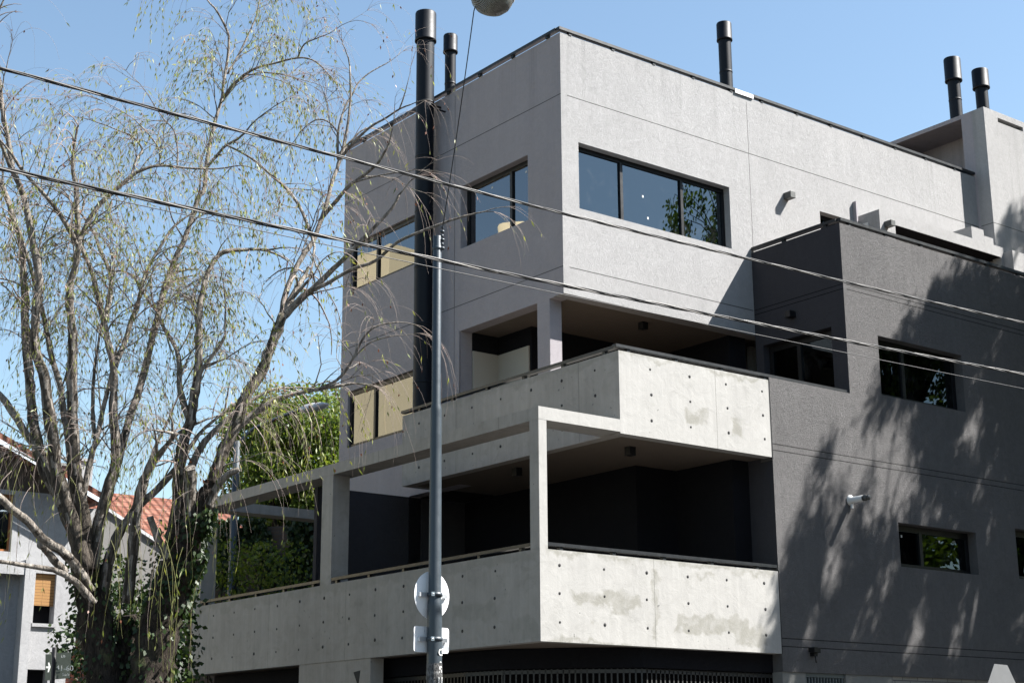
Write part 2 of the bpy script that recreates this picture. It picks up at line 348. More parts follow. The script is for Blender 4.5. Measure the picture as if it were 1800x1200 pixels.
mb.box((XM, YM, 8.769), (XM-.0, YM, 8.769)) if False else None
holed(mb, (XM-.002, YM+.002, 0), (0, 1, 0), (1, 0, 0), .248, 8.771, TZ-.001, .002, [])
mb.build('wall_corner', MPL, B)
# notches that wrap the two side windows round the corner: small corner piers behind glass
# roof, floors, ceilings
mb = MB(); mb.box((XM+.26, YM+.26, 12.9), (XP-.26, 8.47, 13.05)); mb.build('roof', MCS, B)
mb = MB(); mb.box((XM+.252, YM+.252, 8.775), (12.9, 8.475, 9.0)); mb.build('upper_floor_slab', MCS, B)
mb = MB(); mb.box((XM+.26, YM+.3, 9.01), (XM+.4, 8.4, 9.5)); mb.build('inner_upstand', MINT, B)
mb = MB(); mb.box((6.0, 2.3, 9.0), (6.15, 8.4, 12.9)); mb.box((XM+.3, 5.0, 9.0), (6.0, 5.12, 12.9)); mb.build('room_partition', MINT, B)
# column under the corner
mb = MB(); mb.box((XM+.001, 2.39, 6.3), (2.42, 2.71, 8.774)); mb.build('corner_column', MPL, B, .006)
# terrace level walls (second floor)
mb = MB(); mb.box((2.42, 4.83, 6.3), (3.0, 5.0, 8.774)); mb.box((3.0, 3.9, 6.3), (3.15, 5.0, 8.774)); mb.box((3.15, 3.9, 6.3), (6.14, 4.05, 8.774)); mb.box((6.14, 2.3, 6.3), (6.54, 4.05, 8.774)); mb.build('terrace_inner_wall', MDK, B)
mb = MB(); mb.box((2.425, 4.80, 6.3), (2.985, 4.829, 8.44)); mb.box((2.97, 3.95, 6.3), (2.999, 4.80, 8.44)); mb.build('sliding_panel', MCREAM, B)
mb = MB(); mb.box((XM, 4.832, 6.3), (2.42, 4.85, 8.76)); mb.build('reveal_trim', MPL, B)

# charcoal wing
mb = MB()
W1 = (7.32, 9.58, 7.44, 8.46); W2 = (7.52, 9.58, 4.61, 5.33); W3 = (10.72, 12.8, 4.62, 5.5); W4 = (11.6, 13.4, 7.44, 8.46)
x0 = 4.612
holed(mb, (x0, 0, 0), (1, 0, 0), (0, 1, 0), 13, .12, 10.29, .25,
      [(-1, XD-.02-x0, 7.355, 11)] + [(a-x0, b-x0, c, d) for a, b, c, d in (W1, W2, W3, W4)] + [(-1, 13.1, -1, 2.86)])
mb.build('charcoal_front_wall', MD, B)
mb = MB(); holed(mb, (XD-.02, .252, 0), (0, 1, 0), (1, 0, 0), YM-.254, 6.3, 10.289, .25, [(.06, 1.60, 6.4, 8.55)]); mb.build('charcoal_return_wall', MDI, B)
mb = MB(); mb.box((x0+.001, .252, 3.3), (4.8, .52, 7.35)); mb.build('charcoal_end_pier', MDI, B)
mb = MB(); mb.box((XD+.24, .26, 9.95), (17.6, YM-.01, 10.2)); mb.build('wing_roof', MCS, B)
mb = MB(); mb.box((17.62, 0.001, .12), (17.9, 8.73, 10.28)); mb.box((13.6, 8.5, .12), (17.6, 8.73, 10.28)); mb.build('wing_end_wall', MD, B)
for i, zz in enumerate((6.2, 3.1)):
    mb = MB(); mb.box((4.85, .26, zz-.1), (17.6, 8.4, zz+.1)); mb.build('floor_slab', MCS, B)
mb = MB(); mb.box((7.0, 2.6, 3.3), (17, 2.7, 5.98)); mb.box((7.0, 2.6, 6.4), (17, 2.7, 9.9)); mb.build('room_partition', MINT, B)
# plinth
hp = lambda a, b, c, d, y, n, mt: (lambda q: (q.box((a, y, c), (b, y+.2, d)), q.build(n, mt, B)))(MB())
hp(4.615, 5.12, .12, 2.858, .02, 'plinth_wall', MKERB)
hp(6.03, 7.15, .12, 2.858, .02, 'plinth_wall', MKERB)
MBR = bricks('grey_bricks', (.3, .29, .27), (.2, .19, .18), (.07, .07, .07), .38, .1)
hp(7.152, 17.6, .12, 2.858, .04, 'brick_plinth', MBR)
mb = MB(); mb.box((5.12, .2, .12), (6.03, .24, 2.855)); mb.build('shaft_back', MDK, B)
mb = MB()
for k in range(13): mb.box((5.15+.068*k, .05, .12), (5.175+.068*k, .12, 2.80))
mb.box((5.121, .04, 2.80), (6.029, .13, 2.856)); mb.build('gate', metal('grey_gate_paint', (.1, .12, .13), .4, .3), B)
# first floor recess walls (their shade is in the dark colour)
mb = MB()
mb.box((3.38, 1.775, 3.3), (3.5, 6.35, 6.09)); mb.box((3.5, 1.775, 3.3), (4.25, 1.9, 6.09)); mb.box((4.25, .521, 3.3), (4.4, 1.9, 6.09)); mb.box((4.4, .521, 3.3), (4.85, .65, 6.09))
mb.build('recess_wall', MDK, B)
mb = MB(); mb.box((.32, 6.35, 3.35), (3.38, 6.45, 6.075)); mb.build('privacy_wall', MDI, B)  # shade from the balcony above is in this wall's dark colour

for a, b in (((XD-.0225, .003, 7.357), (XD-.0205, .25, 10.288)), ((4.6095, .003, 4.4), (4.6115, .25, 6.04))):
    mb = MB(); mb.box(a, b); mb.build('side_face', MDI, B)  # skins that darken the wall ends to the painted shade of the return
# concrete balconies
def holes_x(m, X0, n, pitch, zs, y=0):
    for k in range(n):
        for z in zs:
            dx, dz = RND.uniform(-.01, .01), RND.uniform(-.008, .008)
            m.mi = 1; m.disc((X0+pitch*k+dx, y, z+dz), (0, -1, 0), RND.uniform(.017, .025), 10, .003); m.mi = 0
def holes_y(m, Y0, n, pitch, zs, x=0):
    for k in range(n):
        for z in zs:
            m.mi = 1; m.disc((x, Y0+pitch*k+RND.uniform(-.015, .015), z+RND.uniform(-.01, .01)), (-1, 0, 0), RND.uniform(.018, .027), 10, .003); m.mi = 0
MH = simple('tie_hole_dark', (.03, .03, .03), .9)
mb = MB(); mb.box((0, 0, 3.12), (4.606, .18, 4.34)); holes_x(mb, .342, 6, .79, (4.143, 3.762, 3.381)); low = mb.build('balcony_parapet', [MC, MH], B)
mb = MB(); mb.box((.0008, .18, 3.121), (.18, 10.14, 4.339)); holes_y(mb, .997, 12, .755, (4.13, 3.753, 3.372), .0008); mb.build('balcony_parapet', [MCL, MH], B)
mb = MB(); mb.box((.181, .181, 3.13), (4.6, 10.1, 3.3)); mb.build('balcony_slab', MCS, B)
mb = MB(); mb.box((1.49, 0, 6.085), (4.600, .18, 7.302)); holes_x(mb, 2.106, 4, .781, (7.108, 6.728, 6.348)); mb.build('balcony_parapet', [MC, MH], B)
mb = MB(); mb.box((1.491, .18, 6.086), (1.67, 5.57, 7.301)); mb.box((1.67, 5.42, 6.086), (2.168, 5.569, 7.301)); holes_y(mb, .526, 7, .757, (7.10, 6.72, 6.34), 1.491); mb.build('balcony_parapet', [MCL, MH], B)
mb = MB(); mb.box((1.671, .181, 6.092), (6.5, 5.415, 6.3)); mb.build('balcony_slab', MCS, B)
mb = MB(); mb.box((0, 0, 6.105), (1.489, .44, 6.285)); mb.build('frame_beam', MC, B)
mb = MB(); mb.box((.001, .441, 6.106), (.42, 10.14, 6.284)); mb.box((.421, 9.75, 6.106), (4.6, 10.139, 6.284)); mb.build('frame_beam', MCL, B)
mb = MB(); mb.box((0.002, 0.002, 4.341), (.14, .2, 6.104)); mb.build('frame_column', MC, B)
mb = MB(); mb.box((0.003, 5.34, 4.34), (.32, 5.67, 6.105)); mb.build('frame_column', MCL, B)
mb = MB(); mb.box((0.003, 9.88, 4.34), (.3, 10.13, 6.105)); mb.build('frame_column', MCL, B)
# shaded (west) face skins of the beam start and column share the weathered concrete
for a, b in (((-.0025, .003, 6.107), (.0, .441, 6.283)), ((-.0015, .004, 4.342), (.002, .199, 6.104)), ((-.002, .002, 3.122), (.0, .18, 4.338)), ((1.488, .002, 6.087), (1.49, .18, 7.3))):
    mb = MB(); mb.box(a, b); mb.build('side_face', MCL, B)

# rails
def rail(pts, z, name='parapet_rail', wd=.09, h=.045, legs=.95, lz=.05, off=.09, plane=None):
    m_ = MB()
    for (a, b) in zip(pts, pts[1:]):
        a = Vector((*a, z)); b = Vector((*b, z)); d = (b-a); L = d.length; d.normalize(); n = Vector((-d.y, d.x, 0))
        m_.obox(a-n*wd/2-d*0, d*L, n*wd, Vector((0, 0, h)))
        k = .25
        while k < L:
            m_.obox(a+d*(k-.03)-n*.03, d*.06, n*.06, Vector((0, 0, -lz))); k += legs
    return m_.build(name, MRAIL, B)
rail([(1.45, .045), (6.45, .045)], 7.352); rail([(1.535, .092), (1.535, 5.62)], 7.352)
rail([(.141, .05), (4.6, .05)], 4.39); rail([(.05, .201), (.05, 5.33)], 4.39); rail([(.05, 5.68), (.05, 9.87)], 4.39)
rail([(2.14, 2.05), (6.27, 2.05)], 13.335, h=.05, lz=.045); rail([(6.74, 2.05), (13.34, 2.05)], 13.335, h=.05, lz=.045)
rail([(2.17, 2.1), (2.17, 8.74)], 13.335, h=.05, lz=.045)
rail([(6.54, .03), (17.6, .03)], 10.335, h=.05, lz=.045); rail([(6.55, .076), (6.55, 2.02)], 10.335, h=.05, lz=.045)
mb = MB(); mb.box((6.27, 2.0, 13.292), (6.74, 2.3, 13.37)); mb.build('metal_flashing', MGAL, B)
for a, b in (((4.595, -.002, 6.05), (4.62, .02, 7.36)), ((4.605, -.002, 3.12), (4.62, .02, 4.36))):
    mb = MB(); mb.box(a, b); mb.build('joint_strip', MFR, B)

# windows -----------------------------------------------------------
def window(O, U, N, w_, z0, z1, splits, inset, glass, fw=.055, name='window', stick=()):
    """frame bars as the part, one sub-part per pane"""
    O = Vector(O); U = Vector(U); N = Vector(N); Z = Vector((0, 0, 1)); m_ = MB(); o = O+N*inset
    D = .06; h = z1-z0
    def bar(u0, u1, a, b, dd=0, D_=D): m_.obox(o+U*u0+Z*(a-o.z)+N*dd, U*(u1-u0), Z*(b-a), N*D_)
    g = .003
    bar(g, fw, z0+g, z1-g); bar(w_-fw, w_-g, z0+g, z1-g); bar(fw, w_-fw, z0+g, z0+fw); bar(fw, w_-fw, z1-fw*1.3, z1-g)
    stk = [(a*w_, z0+b*h) for a, b in stick]
    ed = [fw]+[s*w_ for s in splits]+[w_-fw]
    for s in splits: bar(s*w_-fw*.5, s*w_+fw*.5, z0+fw, z1-fw*1.3, -.01)
    f = m_.build(name, MFR, B)
    for a, b in zip(ed, ed[1:]):
        p = MB(); a2 = a+(.5*fw if a != fw else 0); b2 = b-(.5*fw if b != w_-fw else 0)
        p.obox(o+U*(a2+.001)+Z*(z0+fw+.001-o.z)+N*.025, U*(b2-a2-.002), Z*(h-fw*2.3-.002), N*.008); p.build('pane', glass, f)
    for a, b in stk:
        p = MB(); p.obox(o+U*a+Z*(b-o.z)+N*.021, U*.035, N*.002, Z*.04); p.build('sticker', MVENT, f)
    return f
X_, Y_ = (1, 0, 0), (0, 1, 0)
window((2.53, YM, 0), X_, Y_, 3.5, 10.27, 11.42, (.30, .70), .14, MG1, .06, stick=((.03, .8), (.44, .5), (.47, .18), (.72, .86)))
window((XM, 2.92, 0), Y_, X_, 1.91, 10.245, 11.395, (.33,), .14, MG2, .06, stick=((.12, .82), (.62, .82)))
window((XM, 6.15, 0), Y_, X_, 2.30, 10.33, 11.29, (.62,), .05, MG2, .06)
window((XM, 6.15, 0), Y_, X_, 2.30, 7.28, 8.36, (.62,), .05, MG2, .06)
mb = MB(); mb.box((XM+.18, 6.2, 7.285), (XM+.19, 8.45, 8.355)); mb.build('roller_blind', MBLIND, B)
window((8.42, YM, 0), X_, Y_, .88, 10.3, 11.48, (), .14, MG3)
window((9.95, YM, 0), X_, Y_, 3.25, 10.3, 11.34, (.33, .66), .14, MG3)
window((W1[0], 0, 0), X_, Y_, W1[1]-W1[0], W1[2], W1[3], (.36,), .17, MG3, .08)
window((W2[0], 0, 0), X_, Y_, W2[1]-W2[0], W2[2], W2[3], (.37,), .17, MG3, .08, stick=((.14, .72), (.62, .7)))
window((W3[0], 0, 0), X_, Y_, W3[1]-W3[0], W3[2], W3[3], (.5,), .17, MG3, .08)
window((W4[0], 0, 0), X_, Y_, W4[1]-W4[0], W4[2], W4[3], (.5,), .17, MG3, .08)
window((XD-.02, .312, 0), Y_, X_, 1.54, 6.4, 8.545, (.55,), .14, MG3, .08, 'sliding_door')
# corner glass on the +Y ends so that the sky shows through
for z0, z1 in ((10.33, 11.29), (7.28, 8.36)):
    window((XM+.25, 8.73, 0), X_, (0, -1, 0), 2.6, z0, z1, (.5,), .1, MG1, .05)

# penthouse -----------------------------------------------------------
mb = MB()
holed(mb, (XP, YP, 0), X_, Y_, 4.0, 10.3, 14.75, .3, [(.47, 1.36, 14.52, 14.62)])
mb.build('penthouse_front_wall', MP, B)
mb = MB(); holed(mb, (XP, YP+.3, 0), Y_, X_, 3.2, 10.3, 14.75, .35, [(.27, 2.0, 13.0, 14.66)])
mb.box((XP+.9, YP+.31, 13.75), (XP+1.0, YP+3.4, 14.66)); mb.box((XP+.351, YP+.31, 14.661), (XP+4, YP+3.5, 14.749)); mb.box((XP+.351, YP+2.31, 12.5), (XP+.9, YP+2.4, 14.66))
mb.box((XP+.35, YP+.4, 12.5), (XP+.9, YP+.56, 14.66))
mb.build('penthouse_side_wall', MPL, B)
mb = MB(); mb.box((XP+.95, YP+.6, 13.0), (XP+.96, YP+2.3, 13.75)); mb.build('penthouse_window', MG3, B)
mb = MB(); mb.box((XP+3.7, YP+.3, 10.3), (XP+4, YP+3.5, 14.66)); mb.box((XP+.35, YP+3.2, 10.3), (XP+3.7, YP+3.5, 14.66)); mb.build('penthouse_back_wall', MP, B)
mb = MB(); mb.box((XP+.47, YP+.2, 14.52), (XP+1.36, YP+.298, 14.62)); mb.build('slot_back', MDI, B)
# roof terrace enclosure
mb = MB()
holed(mb, (9.498, 1.509, 0), X_, Y_, 3.86, 10.205, 11.605, .2, [(.45, 3.76, 9, 11.385)])
mb.box((9.498, 1.71, 10.205), (9.65, 2.027, 11.604)); mb.box((9.651, 1.71, 11.45), (13.34, 2.027, 11.604))
mb.build('terrace_enclosure', MP, B)
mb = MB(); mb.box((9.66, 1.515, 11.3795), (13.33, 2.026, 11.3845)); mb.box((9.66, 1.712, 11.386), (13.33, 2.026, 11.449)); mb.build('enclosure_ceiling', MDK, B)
mb = MB(); mb.box((9.38, 1.95, 10.3), (9.42, 2.028, 11.87)); mb.build('wall_fin', MPL, B)
mb = MB(); mb.box((9.484, 1.78, 10.9), (9.497, 1.95, 11.42)); mb.build('meter_door', MVENT, B)
mb = MB(); mb.box((12.35, 1.512, 11.606), (12.75, 2.0, 11.86)); mb.box((12.752, 1.512, 11.606), (13.05, 1.9, 11.74)); mb.box((13.36, 1.3, 10.3), (13.75, 1.668, 11.5)); mb.build('step_block', MP, B)

# flues ---------------------------------------------------------------
def flue(x, y, z0, z1, r, rc, hc, name='chimney_flue', ring=None):
    m_ = MB(); m_.lathe([(r, z0), (r, z1-hc*.4)], (x, y, 0), 32)
    zz = (ring or z1-1.0)
    while zz > z0+.2: m_.lathe([(r+.0005, zz-.02), (r+.005, zz-.016), (r+.005, zz+.016), (r+.0005, zz+.02)], (x, y, 0), 32); zz -= 1.05
    o = m_.build(name, MBLK, B)
    c_ = MB(); c_.lathe([(rc-.006, z1-hc-.0), (rc+.006, z1-hc), (rc+.006, z1-hc+.03), (rc, z1-hc+.04), (rc, z1-.02), (rc-.008, z1), (rc*.3, z1+.01), (.0, z1+.012)], (x, y, 0), 32)
    c_.lathe([(rc-.006, z1-hc), (r*.9, z1-hc+.06)], (x, y, 0), 32)
    c_.build('flue_cap', MBLK, o)
    return o
fl = flue(1.93, 5.62, 7.42, 15.0, .165, .195, .58, ring=13.2)
mb = MB(); mb.box((1.9, 5.44, 13.1), (2.17, 5.46, 13.13)); mb.build('flue_bracket', MFR, fl)
mb = MB(); mb.box((2.0, 5.3, 12.98), (2.17, 5.33, 13.0)); mb.build('flue_bracket', MFR, fl)
flue(2.75, 5.98, 13.05, 14.93, .105, .135, .36)
flue(6.62, 2.55, 13.05, 14.98, .12, .142, .36)
flue(14.563, 3.2, 14.75, 16.74, .14, .185, .55)
flue(15.288, 3.0, 14.75, 16.59, .14, .185, .45)

# fixtures ------------------------------------------------------------
def fixture(a, b, name): m_ = MB(); m_.box(a, b); return m_.build(name, MFR, B, .004)
fixture((4.31, 2.52, 8.65), (4.43, 2.64, 8.774), 'downlight'); fixture((2.25, .65, 5.96), (2.37, .77, 6.091), 'downlight'); fixture((1.95, 3.0, 5.96), (2.07, 3.12, 6.091), 'downlight')
ML = metal('grey_fixture', (.06, .062, .06), .5, .3)
for c in ((7.53, YM, 11.56), (10.2-.0, 1.509, 11.4)):
    pass
mb = MB(); mb.box((7.44, YM-.18, 11.5), (7.57, YM-.001, 11.62)); mb.build('wall_light', ML, B, .004)
mb = MB(); mb.box((9.62, 1.509-.17, 11.27), (9.74, 1.508, 11.38)); mb.build('wall_light', ML, B, .004)
mb = MB(); mb.box((13.9, YP-.17, 11.2), (14.02, YP-.001, 11.31)); mb.build('wall_light', ML, B, .004)
mb = MB(); mb.box((XD-.17, 1.07, 8.88), (XD-.021, 1.19, 8.99)); mb.build('wall_light', MFR, B, .004)
mb = MB(); mb.lathe([(.0, 0), (.085, .0), (.085, .02), (.05, .045), (.05, .27), (.045, .27)], (6.356, -.001, 5.582), 24, (0, -1, 0)); v = mb.build('vent_pipe', MVENT, B)
mb = MB(); mb.lathe([(.043, .271), (.043, .29), (.05, .3), (.05, .33), (.036, .34), (.036, .36), (.044, .37), (.044, .39), (.0, .4)], (6.356, -.001, 5.582), 20, (0, -1, 0)); mb.build('vent_cap', ML, v)
mb = MB(); mb.lathe([(.022, 0), (.022, .07)], (6.36, -.03, 5.52), 12, (0, 0, -1)); mb.build('drip_pipe', MVENT, v)
q = at(1427, 1142, 24.0); mb = MB(); mb.box((5.22, -.09, 3.1), (5.29, -.001, 3.2)); mb.box((5.17, -.14, 3.16), (5.24, -.02, 3.23)); mb.box((5.25, -.12, 3.15), (5.33, -.03, 3.22)); mb.tube([(5.25, -.08, 3.1), (5.25, -.09, 3.0)], .01, 6); mb.build('security_camera', MFR, B)

# ground floor ------------------------------------------------------
mb = MB(); mb.box((.012, 4.144, .12), (.25, 6.27, 3.119)); mb.build('ground_pier', MCL, B)
mb = MB(); mb.quad((.0115, 4.42, 2.95), (.0115, 4.62, 2.93), (.0115, 4.50, 2.74), (.0115, 4.49, 2.6)); mb.build('pier_notch', MH, B)
def pwall(pts, z0, z1, T, name, mt):
    m_ = MB()
    for a, b in zip(pts, pts[1:]):
        a = Vector((*a, z0)); b = Vector((*b, z0)); d = (b-a).normalized(); n = Vector((d.y, -d.x, 0))
        m_.obox(a, b-a, n*-T if n.dot(Vector((-1, -1, 0))) > 0 else n*T, Vector((0, 0, z1-z0)))
    return m_.build(name, mt, B)
PTS = [(.42, 10.0), (.42, 2.3), (.55, 1.6), (1.25, .75), (2.0, .19), (4.6, .19)]
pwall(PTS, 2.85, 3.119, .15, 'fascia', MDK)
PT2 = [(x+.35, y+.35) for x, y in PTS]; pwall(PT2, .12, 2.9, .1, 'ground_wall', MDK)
mb = MB()
for a, b in zip(PTS, PTS[1:]):
    a = Vector((a[0]+.05, a[1]+.04, .12)); b = Vector((b[0]+.05, b[1]+.04, .12)); L = (b-a).length; d = (b-a)/L; k = .03
    while k < L: mb.obox(a+d*k, d*.022, Vector((0.015, .015, 0)), Vector((0, 0, 2.72))); k += .085
    mb.obox(a+Vector((0, 0, 2.66)), b-a, Vector((.02, .02, 0)), Vector((0, 0, .05)))
mb.build('slat_fence', metal('pale_slat_paint', (.04, .04, .039), .5, .2), B)

# ------------------------------------------------------------------ street pole with signs
PX, PY = -3.41, -2.44
P = thing('street_pole', 'blue-grey stepped steel pole standing in front of the concrete balconies', 'pole', (PX, PY, .12))
mb = MB(); mb.lathe([(.088, .12), (.079, 3.20), (.076, 3.25), (.069, 3.28), (.062, 5.33), (.060, 5.37), (.050, 5.42), (.050, 7.36), (.048, 7.365), (0, 7.37)], (PX, PY, 0), 28)
mb.build('shaft', MPOLE, P)
mb = MB(); mb.lathe([(.051, 7.20), (.056, 7.205), (.056, 7.235), (.051, 7.24)], (PX, PY, 0), 20); mb.build('collar', MPOLE, P)
mb = MB()
e = Vector((PX+.04, PY-.04, 7.2))
for k, r in enumerate((.03, .018, .028, .016, .026, .014)): mb.lathe([(0, 0), (r, .012), (r, .03), (0, .042)], e+Vector((.0, 0, .05*k)), 10)
mb.build('insulator', MPOLE, P)
g = NG('flaking_bitumen'); nn = g.noise(30, 6, .7, 1, (1, 1, .6)); MBIT = g.out(g.mix(g.ramp(nn, .45, .6), (.02, .02, .02), (.12, .12, .12)), .6, g.bump(nn, .02), .5)
mb = MB(); mb.lathe([(.0885, .13), (.086, 2.5), (.0835, 2.6)], (PX, PY, 0), 28); mb.build('peeling_wrap', MBIT, P)
# lettering down the pole: C . S N, painted on
def text(s, size, M4, mat_, name, parent, ext=.001):
    c = bpy.data.curves.new(name, 'FONT'); c.body = s; c.size = size; c.extrude = ext; c.align_x = 'CENTER'; c.align_y = 'CENTER'
    o = bpy.data.objects.new('tmp_text', c); C.collection.objects.link(o); dg = bpy.context.evaluated_depsgraph_get()
    me = bpy.data.meshes.new_from_object(o.evaluated_get(dg)); bpy.data.objects.remove(o); me.name = name
    me.transform(M4); me.materials.clear(); me.materials.append(mat_)
    b = bpy.data.objects.new(name, me); C.collection.objects.link(b)
    if parent: b.parent = parent; b.matrix_parent_inverse = parent.matrix_world.inverted()
    return b
MWP = simple('white_lettering', (.75, .75, .72), .6, .05, 20)
nrm = (Vector((CAM.x, CAM.y, 0))-Vector((PX, PY, 0))).normalized(); side = Vector((-nrm.y, nrm.x, 0))   # side = right seen from camera
lett = [('C', 2.71), ('-', 2.62), ('S', 2.53), ('N', 2.42)]
ln = (nrm*cos(radians(52))+side*sin(radians(52))).normalized(); lr = Vector((-ln.y, ln.x, 0))
for ch, z in lett:
    M4 = Matrix(((lr.x, 0, ln.x, PX+ln.x*.0915), (lr.y, 0, ln.y, PY+ln.y*.0915), (0, 1, 0, z), (0, 0, 0, 1)))
    M4 = Matrix(((lr.x, 0, ln.x, PX+ln.x*.0835), (lr.y, 0, ln.y, PY+ln.y*.0835), (0, 1, 0, z), (0, 0, 0, 1)))
    text(ch, .1, M4, MWP, 'lettering', P)
# signs seen from the back; plates face along the street, plane spanned by (.94,.34)
su = Vector((cos(radians(8)), sin(radians(8)), 0)); sn = Vector((-su.y, su.x, 0))       # plate plane runs roughly along X
if True:
    # plates sit behind the pole seen from the camera and are turned so they look narrow
    pass
def sign(shape, zc, label, hw, hh):
    cx, cy = PX+.062, PY+.098
    S = thing('road_sign', label, 'sign', (cx, cy, zc), 'road sign backs clamped to the street pole')
    m_ = MB(); c = Vector((cx, cy, zc)) + su*(-.035)
    if shape == 'round': m_.lathe([(0, 0), (hw, 0), (hw+.002, .0015), (hw, .003), (0, .003)], c, 48, sn)
    else:
        pts = []
        r = .03
        for sx, sz, a0 in ((1, 1, 0), (-1, 1, 90), (-1, -1, 180), (1, -1, 270)):
            for k in range(5):
                a = radians(a0+22.5*k); pts.append((sx*(hw-r)+r*cos(a), sz*(hh-r)+r*sin(a)))
        f = [c+su*x+Vector((0, 0, z)) for x, z in pts]; b_ = [p+sn*.003 for p in f]; n = len(f)
        m_.add(f+b_, [tuple(range(n)), tuple(range(2*n-1, n-1, -1))]+[(i, (i+1) % n, (i+1) % n+n, i+n) for i in range(n)])
    m_.build('plate', MSIGN, S)
    m_ = MB(); z = zc-(.0 if shape == 'round' else 0)
    m_.obox(c-su*(hw*.8)-sn*.035+Vector((0, 0, -.022)), su*(hw*1.6), sn*.004, Vector((0, 0, .044)))
    m_.obox(c-su*(hw*.8)-sn*.034+Vector((0, 0, -.022)), su*.03, sn*.033, Vector((0, 0, .044))); m_.obox(c+su*(hw*.8-.03)-sn*.034+Vector((0, 0, -.022)), su*.03, sn*.033, Vector((0, 0, .044)))
    m_.build('bracket', MPLATE, S)
    m_ = MB(); rr = .0785 if shape == 'round' else .082
    m_.lathe([(rr, -.02), (rr+.005, -.02), (rr+.005, .02), (rr, .02)], (PX, PY, zc), 28); m_.build('clamp_band', MPOLE, S)
    m_ = MB(); q_ = Vector((PX, PY, zc))+nrm*(rr+.003)-side*(.035)
    m_.obox(q_+Vector((0, 0, -.022)), side*.035, nrm*.006, Vector((0, 0, .044))); m_.lathe([(.008, 0), (.008, .012), (0, .013)], q_+side*.017+nrm*.005, 8, nrm); m_.build('clamp_plate', MPLATE, S)
    return S
sign('round', 3.325, 'round bare metal sign back clamped to the street pole, above the small square one', .255, 0)
sign('rect', 2.855, 'small rectangular bare metal sign back clamped low on the street pole', .255, .135)

# ------------------------------------------------------------------ power cables
def cable(name, fz, y, r, strands, label, mats, ties=None):
    T = thing(name, label, 'cable', (0, y, fz(0)), 'overhead cables along the front street') if ties else None
    m_ = MB(); xs = [-40+i*.09 for i in range(900)]
    if strands == 1:
        m_.tube([(x, y, fz(x)) for x in xs[::5]], r, 6, False)
    else:
        for k in range(strands):
            m_.mi = k % len(mats)
            m_.tube([(x, y+1.25*r*cos(x*4.2+2*pi*k/strands), fz(x)+1.25*r*sin(x*4.2+2*pi*k/strands)) for x in xs], r*(.9 if k else 1), 5, False)
    if not ties:
        return tag(m_.build(name, mats), label, 'cable', 'overhead cables along the front street')
    m_.build('strands', mats, T)
    x = -1.0
    while x < 9:
        t = MB(); t.tube([(x+.01*k, y+r*2.4*cos(k*.9), fz(x+.01*k)+r*2.4*sin(k*.9)) for k in range(8)], .0022, 4); t.build('binding', MWIRE2, T); x += .27
    return T
cable('power_cable', lambda x: 7.09+.018*x+.0012*x*x, -4.6, .008, 3, 'uppermost twisted black cable crossing in front of the building', [MWIRE, MWIRE2])
cable('power_cable', lambda x: 6.345+.0255*x+.0008*x*x, -4.6, .0095, 3, 'thick twisted cable with silver bindings, second from the top', [MWIRE, MWIRE, MWIRE2], ties=1)
cable('power_cable', lambda x: 6.21+.0135*x+.0004*x*x, -4.6, .0045, 1, 'thin single cable running lowest, just under the thick one', [MWIRE])
# ------------------------------------------------------------------ hanging street luminaire
LP = at(860, 24, 15.2); LP.z += .0
L = thing('hanging_street_lamp', 'bowl-shaped street lamp hanging above, cut by the top edge of the photo', 'street lamp', LP)
g = NG('ribbed_lamp_glass'); wv = g.n('ShaderNodeTexWave'); g.l(g.tc, wv.inputs[0]); wv.inputs['Scale'].default_value = 22; wv.inputs['Distortion'].default_value = .5
MLG2 = g.out(g.mix(wv.outputs['Fac'], (.07, .065, .05), (.19, .18, .15)), .22, g.bump(wv.outputs['Fac'], .01), .8)
ax = Vector((.12, -.1, 1)).normalized()
mb = MB(); mb.lathe([(.0, 0), (.08, .008), (.15, .04), (.2, .09), (.225, .15), (.23, .19)], LP, 40, ax); mb.build('glass_bowl', MLG2, L)
mb = MB(); mb.lathe([(.235, .185), (.245, .2), (.24, .24), (.16, .33), (.1, .38), (.08, .5), (.03, .52), (0, .52)], LP, 32, ax); mb.build('housing', MGAL, L)
top = LP+Vector((0, 0, 1.2)); mb = MB(); mb.tube([LP+ax*.5, LP+ax*.6, top], .01, 6); mb.build('suspension_hook', MFR, L)
mb = MB(); a = top-RT*16+Vector((0, 0, 2.0)); b = top+RT*14+Vector((0, 0, 1.6)); mb.tube([a.lerp(b, t/20)+Vector((0, 0, -4*.45*t/20*(1-t/20)-1.38)) for t in range(21)], .006, 6)
tag(mb.build('span_wire', MWIRE), 'thin wire spanning the crossing that carries the bowl-shaped street lamp', 'cable')
s0 = Vector((PX+.04, PY-.04, 7.45)); e0 = at(833, 20, 15.2)
mb = MB(); mb.tube([s0.lerp(e0, t/12)+Vector((0, 0, -.25*(t/12)*(1-t/12))) for t in range(13)]+[LP+Vector((-.1, 0, .3))], .006, 6)
tag(mb.build('lamp_feed_wire', MWIRE), 'thin black wire rising from the pole top to the hanging lamp', 'cable')

